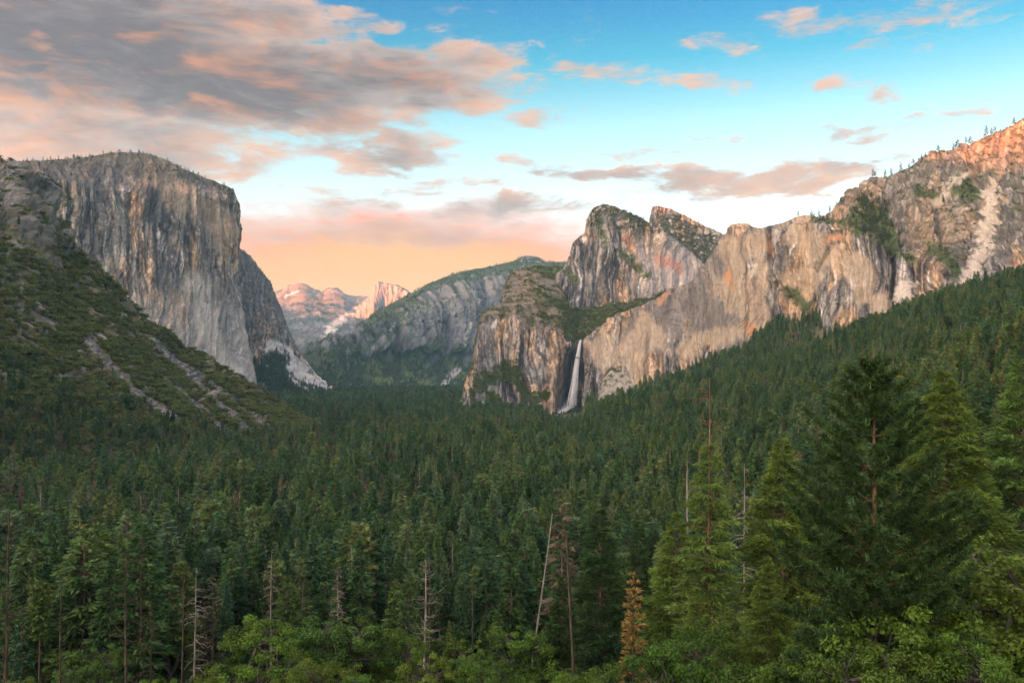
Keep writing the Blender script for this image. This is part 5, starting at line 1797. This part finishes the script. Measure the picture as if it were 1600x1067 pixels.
def hero(name, meshes, px, py, D, H0, label, cat, wide=1.0, rot=None, lean=(0, 0), group=None, foot=None):
    """stand a tree D metres out so that its tip is where the photograph shows it; its foot is on the ground"""
    t = P(px, py, D)
    x, y = t[0] - lean[0] * 0, t[1]
    gz = float(ground_z(np.array([x]), np.array([y]))[0])
    h = t[2] - gz
    s = h / H0
    if lean != (0, 0):                                         # foot offset of a leaning trunk
        x -= math.sin(lean[1]) * h
        gz = float(ground_z(np.array([x]), np.array([y]))[0])
    return tree_object(name, meshes, (x, y, gz - 0.2), (s * wide, s * wide, s), px * 0.37 if rot is None else rot, label, cat, group, lean)


hero('pine_tree', PINEM, 1362, 541, 62, 37, 'tall open crowned pine with orange trunk and tufted upturned branches', 'pine', 1.0)
hero('fir_tree', N_FIRM[0], 1467, 580, 96, 40, 'broad cone shaped yellow green fir just behind the tall pine', 'fir', 1.0)
hero('fir_tree', OLDM, 1100, 588, 112, 48, 'tall fir with bare orange top and ragged drooping foliage below', 'fir', 1.15)
hero('fir_tree', N_FIRM[1], 1226, 686, 118, 40, 'dense green fir left of the tall pine, pointed tip below its tufts', 'fir', 1.15)
hero('fir_tree', N_FIRM[2], 1277, 712, 130, 40, 'narrow dark fir squeezed between dense green fir and tall pine', 'fir', 1.0)
hero('fir_tree', N_FIRM[1], 1598, 560, 100, 40, 'dark green fir cut off by the right edge of the picture', 'fir', 1.0)
hero('fir_tree', N_FIRM[2], 1545, 640, 135, 40, 'slim fir between the cone shaped fir and the right edge', 'fir', 1.1)
hero('fir_tree', N_FIRM[2], 938, 790, 185, 40, 'dark bushy fir behind the leaning bare trunk', 'fir', 1.35)
hero('fir_tree', N_FIRM[1], 1052, 800, 150, 40, 'spreading fir half hidden left of the bare topped fir', 'fir', 1.1)
hero('fir_tree', N_FIRM[2], 1000, 815, 210, 40, 'slender fir above the yellowed small fir', 'fir', 1.1)
hero('fir_tree', N_FIRM[1], 1085, 915, 95, 40, 'bright young fir tip in front of the bare topped fir trunk', 'fir', 0.9)
hero('fir_tree', N_FIRM[0], 1195, 868, 88, 40, 'bright green bushy fir low in front of the dense green fir', 'fir', 0.85)
hero('fir_tree', N_FIRM[1], 1290, 850, 80, 40, 'dark leaning-limbed fir low beside the tall pine trunk', 'fir', 0.9)
hero('fir_tree', N_FIRM[2], 880, 900, 150, 40, 'dark fir just left of the leaning bare trunk', 'fir', 1.3)
hero('yellow_fir', GOLDM, 988, 897, 140, 16, 'small fir with golden yellow dying needles', 'fir', 1.0)
hero('browning_conifer', part_meshes('brown2'), 876, 785, 250, 30, 'olive brown thinning conifer beside the white leaning trunk', 'conifer', 1.2)
hero('browning_conifer', part_meshes('brown1'), 333, 898, 260, 30, 'brown topped conifer right of the pale branched snag', 'conifer', 1.2)

hero('dead_tree', SNAGM[(1, 0)], 862, 803, 225, 30, 'bleached white dead trunk leaning right above the forest', 'dead tree', 0.5, 0.3, (0, 0.13))
hero('dead_tree', SNAGM[(1, 1)], 941, 826, 118, 30, 'mossy bare trunk leaning right in front of the dark fir', 'dead tree', 0.75, 2.0, (0, 0.10))
hero('dead_tree', SNAGM[(2, 0)], 1160, 722, 150, 30, 'pale grey dead conifer with fine drooping twigs right of the bare topped fir', 'dead tree', 0.8)
hero('dead_tree', SNAGM[(1, 1)], 1281, 638, 175, 30, 'thin bare pole left of the tall pine', 'dead tree', 0.4)
hero('dead_tree', SNAGM[(1, 0)], 1075, 735, 165, 30, 'short orange grey stub left of the bare topped fir', 'dead tree', 0.5)
hero('dead_tree', SNAGM[(0, 1)], 15, 793, 132, 30, 'dark dead trunk with pale curved limbs at the left edge', 'dead tree', 0.85)
hero('dead_tree', SNAGM[(3, 1)], 97, 903, 120, 30, 'almost limbless dark dead trunk near the left edge', 'dead tree', 0.7)
hero('dead_tree', SNAGM[(0, 1)], 199, 862, 135, 30, 'dark dead tree with forked pale crown of broken limbs', 'dead tree', 0.95, 4.0)
hero('dead_tree', SNAGM[(2, 1)], 238, 916, 160, 30, 'thin mossy dead tree right of the forked dead crown', 'dead tree', 0.9)
hero('dead_tree', SNAGM[(3, 1)], 286, 896, 118, 30, 'straight dark dead trunk beside the pale ribbed snag', 'dead tree', 0.6, 1.0)
hero('dead_tree', SNAGM[(2, 0)], 305, 884, 150, 30, 'pale dead conifer with rib-like drooping branches', 'dead tree', 0.95, 2.2)
hero('dead_tree', SNAGM[(0, 0)], 664, 872, 175, 30, 'paler trunk of the twin dead trees with upcurled limbs', 'dead tree', 1.0, 0.7)
hero('dead_tree', SNAGM[(0, 1)], 672, 868, 182, 30, 'darker trunk of the twin dead trees', 'dead tree', 0.8, 3.1)
hero('dead_tree', SNAGM[(3, 1)], 739, 898, 170, 30, 'mossy dead trunk right of the twin dead trees', 'dead tree', 0.7, 5.1)
hero('dead_tree', SNAGM[(2, 0)], 528, 896, 215, 30, 'thin dead conifer above the leftmost oaks', 'dead tree', 0.9, 1.4)
hero('dead_tree', SNAGM[(2, 0)], 424, 858, 260, 30, 'small grey dead top standing alone left of centre', 'dead tree', 0.9, 4.4)

_oaks = [(398, 962, 118, 0, 1.0, 'rounded bright green oak, leftmost of the big oaks along the bottom'), (508, 946, 128, 1, 1.0, 'tall yellow green oak between rounded oak and dead conifer'),
         (580, 970, 132, 2, 0.8, 'oak right of the tall yellow green oak'), (478, 1022, 104, 2, 0.8, 'low green oak at the bottom below the tall yellow green oak'), (650, 1020, 108, 0, 0.85, 'bright oak at the foot of the twin dead trees'),
         (715, 1008, 112, 1, 0.85, 'light green oak between twin dead trees and mossy dead trunk'), (790, 1026, 106, 2, 0.75, 'light green oak right of the mossy dead trunk at the bottom'), (838, 972, 150, 1, 1.1, 'yellowish oak below the white leaning trunk'),
         (140, 1002, 150, 0, 0.75, 'dark oak between the dark dead trunks at the bottom left'), (30, 1045, 112, 1, 0.75, 'low oak in the bottom left corner'), (900, 1048, 92, 0, 1.0, 'small light oak top at the foot of the leaning bare trunk'),
         (570, 1040, 90, 1, 0.9, 'leafy oak top cut by the bottom edge below the twin dead trees'), (330, 1050, 100, 2, 0.7, 'dark green oak in the bottom edge below the rib-like snag'), (240, 1050, 112, 0, 0.7, 'shaded oak at the foot of the straight dark trunk'),
         (1110, 978, 84, 2, 0.9, 'open limbed small green tree in front of the fir trunks'), (1440, 892, 62, 0, 1.0, 'large oak with yellow green leaves below the cone shaped fir'), (1565, 822, 72, 1, 1.15, 'big yellow topped oak in the lower right'),
         (1500, 858, 84, 2, 1.0, 'oak crown behind the large oak at right'), (1535, 990, 52, 0, 0.9, 'leafy oak filling the bottom right corner'), (1400, 985, 54, 1, 0.9, 'dark oak at the bottom below the large oak'),
         (1310, 1035, 56, 2, 0.9, 'dark oak top at the bottom below the tall pine'), (1225, 1000, 66, 1, 0.85, 'dark green oak at the bottom below the bushy fir'), (1020, 1010, 84, 0, 0.9, 'dark green oak at the foot of the yellowed fir'), (960, 1030, 78, 2, 0.8, 'bluish dark bush at the bottom left of the yellowed fir')]
for px, py, D, k, w, lb in _oaks:
    hero('oak_tree', OAKS[k], px, py, D, 12, lb, 'oak', w, None, (0, 0), 'oaks along the lower edge')


# low growth on the near slope under the trees
def build_undergrowth():
    n = 8000
    y = 20 + 290 * _fr.random(n) ** 0.8
    x = (_fr.random(n) * 2 - 1) * (y * 0.64 + 5)
    z = ground_z(x, y)
    k = np.array([KEYS.index('bush%d' % q) for q in _fr.integers(0, 3, n)])
    h = _fr.uniform(0.8, 3.2, n) * sst(y, 10, 60)
    tz = (z + h) / y
    ok = tz < -0.37 + 0.02 * sst(y, 90, 110) + 0.3 * sst(y, 110, 125)
    instancer('undergrowth_vegetation', np.stack([x, y, z - 0.1], -1)[ok], h[ok], (h * 1.4)[ok], z3(_fr.random(n) * 6.28)[ok], k[ok], 'dark low brush covering the near slope below the trees')


build_undergrowth()


# ------------------------------------------------------------------ evening air
def build_haze():
    zs = [o.matrix_world @ Vector(c) for o in bpy.data.objects if o.type == 'MESH' and o.get('kind') == 'structure' for c in o.bound_box]
    lo, hi = (-23000, -23000, min(p.z for p in zs) - 1.0), (23000, 23000, max(p.z for p in zs) + 40.0)
    v = [(x, y, z) for x in (lo[0], hi[0]) for y in (lo[1], hi[1]) for z in (lo[2], hi[2])]
    f = [(0, 1, 3, 2), (4, 6, 7, 5), (0, 4, 5, 1), (2, 3, 7, 6), (0, 2, 6, 4), (1, 5, 7, 3)]
    m = bpy.data.materials.new('haze_air')
    m.use_nodes = True
    nt = m.node_tree
    nt.nodes.clear()
    out = nt.nodes.new('ShaderNodeOutputMaterial')
    pv = nt.nodes.new('ShaderNodeVolumePrincipled')
    pv.inputs['Color'].default_value = (0.40, 0.78, 1.0, 1)
    pv.inputs['Density'].default_value = HAZE_DENSITY
    nt.links.new(pv.outputs[0], out.inputs['Volume'])
    o = link('haze', mesh_np('haze', np.array(v, float), np.array(f), (m,)))
    tag(o, 'thin blue evening haze filling the valley', None, None, 'stuff')


HAZE_DENSITY = 2.0e-5
build_haze()
